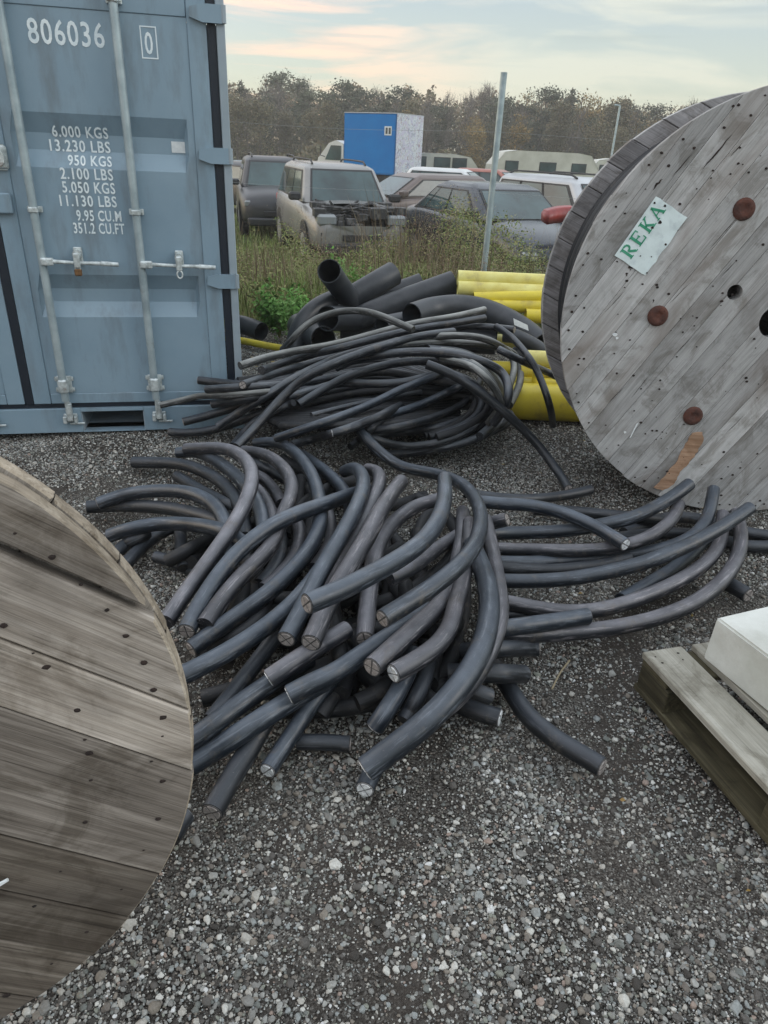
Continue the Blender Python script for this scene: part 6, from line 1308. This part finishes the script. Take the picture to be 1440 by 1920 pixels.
# weeds between yard and car park
M['grass_g'] = leafmat('green_grass', [(.15, .22, .06), (.21, .28, .085), (.12, .17, .05), (.26, .28, .12)])
M['weed_dry'] = leafmat('dry_weed_stems', [(.24, .18, .115), (.19, .125, .09), (.34, .29, .19), (.14, .11, .075)])
M['weed_g'] = leafmat('weed_leaves', [(.14, .19, .060), (.20, .25, .08), (.11, .135, .055), (.26, .25, .11)])
M['leaf_bright'] = leafmat('fresh_weed_leaves', [(.10, .24, .045), (.15, .33, .07), (.075, .18, .035), (.20, .37, .11)])
def blades(name, n, xr, yr, h, w, mt, lean, label, cat, hfun=None, dens=None, seed=0):
    g = np.random.default_rng(seed); X = g.uniform(*xr, n); Y = g.uniform(*yr, n)
    if dens is not None: k_ = g.uniform(size=n) < dens(X, Y); X, Y = X[k_], Y[k_]; n = len(X)
    Z = np.array([gz(0, y) for y in Y])-.02; H = g.uniform(.45, 1.0, n)*h
    if hfun is not None: H = H*hfun(X, Y)
    a = g.uniform(0, 6.28, n); dx = np.cos(a); dy = np.sin(a); ln = g.uniform(.2, 1.0, n)*lean*H; wv = w*g.uniform(.6, 1.2, n)
    pa = a+np.pi/2+g.normal(size=n)*.4; wx = np.cos(pa)*wv; wy = np.sin(pa)*wv
    b0 = np.c_[X-wx, Y-wy, Z]; b1 = np.c_[X+wx, Y+wy, Z]; mx_, my_ = X+dx*ln*.35, Y+dy*ln*.35; m0 = np.c_[mx_-wx*.75, my_-wy*.75, Z+H*.6]; m1 = np.c_[mx_+wx*.75, my_+wy*.75, Z+H*.6]; tpv = np.c_[X+dx*ln, Y+dy*ln, Z+H*(1-.25*lean)]; tp2 = tpv+np.c_[wx*.1, wy*.1, wx*0]
    V = np.stack([b0, b1, m1, m0, tp2, tpv], 1).reshape(-1, 3); i = np.arange(n)[:, None]*6; F = np.vstack([i+np.array([0, 1, 2, 3]), i+np.array([3, 2, 4, 5])]); o = big_mesh(name, V, F, mt); tag(o, label, cat, kind='stuff'); return o
hfn = lambda X, Y: np.clip(1.05+.25*np.sin(X*1.9+Y)+.2*np.sin(X*4.3)+.25*(X > -1.0)-.5*(X < -1.7), .25, 1.5)
blades('grass', 20000, (-4.2, 5.2), (6.5, 11.5), .42, .005, M['grass_g'], .7, 'green grass growing through the weeds beyond the yard', 'grass', hfn, seed=1)
blades('grass', 16000, (-6, 6), (11, 22), .20, .010, M['grass_g'], .6, 'short green grass around the parked cars', 'grass', None, seed=2)
blades('dry_weeds', 3500, (-3.0, 5.2), (6.6, 10.2), 1.25, .0035, M['weed_dry'], .35, 'reddish brown dry weed stems in front of the parked cars', 'weeds', lambda X, Y: np.clip(.85+.25*np.sin(X*2.7+1)+.2*np.sin(X*6+Y*3)-.3*(X < -1.4), .2, 1.15), seed=3)
def leafcloud(name, n, xr, yr, hmax, size, mt, label, cat, seed, clump=60, hf=None):
    g = np.random.default_rng(seed); C0 = np.c_[g.uniform(*xr, clump), g.uniform(*yr, clump), g.uniform(.15, 1, clump)]
    w_ = g.integers(0, clump, n); X = C0[w_, 0]+g.normal(size=n)*.14; Y = C0[w_, 1]+g.normal(size=n)*.14; top = C0[w_, 2]*hmax
    if hf is not None: top = top*hf(X, Y)
    Z = np.array([gz(0, y) for y in Y])+g.uniform(0, 1, n)**.7*top; nn = g.normal(size=(n, 3))*.7+np.array([0, -.2, .8]); nn /= np.linalg.norm(nn, axis=1)[:, None]
    V, F = quads(np.c_[X, Y, Z], nn, g.uniform(.5, 1.2, n)*size, .4, g); o = big_mesh(name, V, F, mt); tag(o, label, cat, kind='stuff'); return o
leafcloud('weeds', 75000, (-3.2, 5), (6.5, 10.4), 1.15, .019, M['weed_g'], 'tangle of small leaved weeds between the yard and the cars', 'weeds', 4, 110, lambda X, Y: np.clip(.8+.3*np.sin(X*2.2)-.35*(X < -1.5), .3, 1.1))
leafcloud('dry_weeds', 60000, (-2.6, 5), (6.6, 10.2), 1.2, .010, M['weed_dry'], 'brown seed heads and dead leaves among the weeds', 'weeds', 5, 90, lambda X, Y: np.clip(.85+.25*np.sin(X*3)-.3*(X < -1.3), .3, 1.1))
def leafy(px, Y, H, wd, n, mt, label, seed):
    g = np.random.default_rng(seed); p = aty(px, 560, Y); z0 = gz(0, Y); root = empty('weed_plant', (float(p[0]), Y, z0)); tag(root, label, 'plant')
    k = MB(); pts = []
    for i in range(13):
        a = g.uniform(0, 6.28); L_ = g.uniform(.5, 1)*H; e = np.array([math.cos(a)*wd*g.uniform(.2, 1), math.sin(a)*wd*g.uniform(.2, 1), L_]); m_ = e*np.array([.35, .35, .55]); Q = crom([(0, 0, 0), m_, e], 9); V, F = tube_geo(Q, np.linspace(.006, .002, 9), 5, caps=False); k.add(V, F)
        for q in range(n//13): t_ = g.uniform(.25, 1); b_ = np.array([np.interp(t_, np.linspace(0, 1, 9), Q[:, c]) for c in range(3)]); pts.append(b_+g.normal(size=3)*.035)
    k.build('stems', M['weed_g'], root); P = np.array(pts); nn = g.normal(size=P.shape)*.6+np.array([0, -.3, .8]); nn /= np.linalg.norm(nn, axis=1)[:, None]; V, F = quads(P, nn, g.uniform(.012, .030, len(P)), .42, g); o = big_mesh('foliage', V, F, mt, root); tag(o, kind='stuff')
leafy(522, 6.0, .42, .24, 1500, M['leaf_bright'], 'bright green leafy weed near the container corner', 1)
leafy(555, 6.25, .34, .18, 800, M['leaf_bright'], 'smaller bright green weed right beside the leafy one at the container', 2)
leafy(665, 7.0, .62, .28, 1300, M['leaf_bright'], 'tall fresh green weed behind the black pipes', 3)
leafy(760, 6.9, .50, .24, 900, M['weed_g'], 'dark green bushy weed behind the socket of the black pipe', 4)
leafy(500, 6.3, .5, .25, 700, M['weed_g'], 'dull green weed by the container edge', 5)
# fallen leaves on the gravel
k = MB(); rr = random.Random(4)
for i in range(260):
    if i < 150: x, y = rr.uniform(-1.55, -.6), rr.uniform(5.0, 6.0)
    else: x, y = rr.uniform(-1.0, 2.2), rr.uniform(1.0, 4.6)
    s = rr.uniform(.008, .022) if i < 150 else rr.uniform(.004, .010); a = rr.uniform(0, 6.28); V = [(x+math.cos(a+q)*s*w_, y+math.sin(a+q)*s*w_, .012+rr.uniform(0, .008)) for q, w_ in ((0, 1), (1.2, .5), (3.14, 1), (4.6, .5))]; k.add(V, [(0, 1, 2, 3)])
M['fallen'] = leafmat('fallen_leaf', [(.30, .20, .06), (.22, .14, .06), (.38, .30, .12), (.16, .10, .06)])
o = k.build('fallen_leaves', M['fallen']); tag(o, 'yellow and brown fallen leaves on the gravel', 'leaves', kind='stuff')
# dry grass stalk lying on the gravel in the open
k = MB(); k.tube(crom([atz(1035, 1292, .012), atz(1050, 1262, .016), atz(1068, 1238, .014)], 10), .0028, 5); o = k.build('dry_stalk', M['weed_dry']); tag(o, 'pale dry stalk on the gravel right of the level cable stubs', 'stalk')

# thin evening haze over the car park and the wood
k = MB(); k.box(-60, 70, -6, 110, -3.0, 12.5); hm_ = bpy.data.materials.new('haze_air'); hm_.use_nodes = True; t = hm_.node_tree; t.nodes.clear()
pv = N(t, 'ShaderNodeVolumePrincipled'); pv.inputs['Color'].default_value = (.93, .93, .90, 1); pv.inputs['Density'].default_value = .0021; pv.inputs['Anisotropy'].default_value = .2
ou = N(t, 'ShaderNodeOutputMaterial'); t.links.new(pv.outputs[0], ou.inputs['Volume']); o = k.build('haze', hm_); tag(o, 'faint pale haze hanging over the ground', 'haze', kind='stuff')
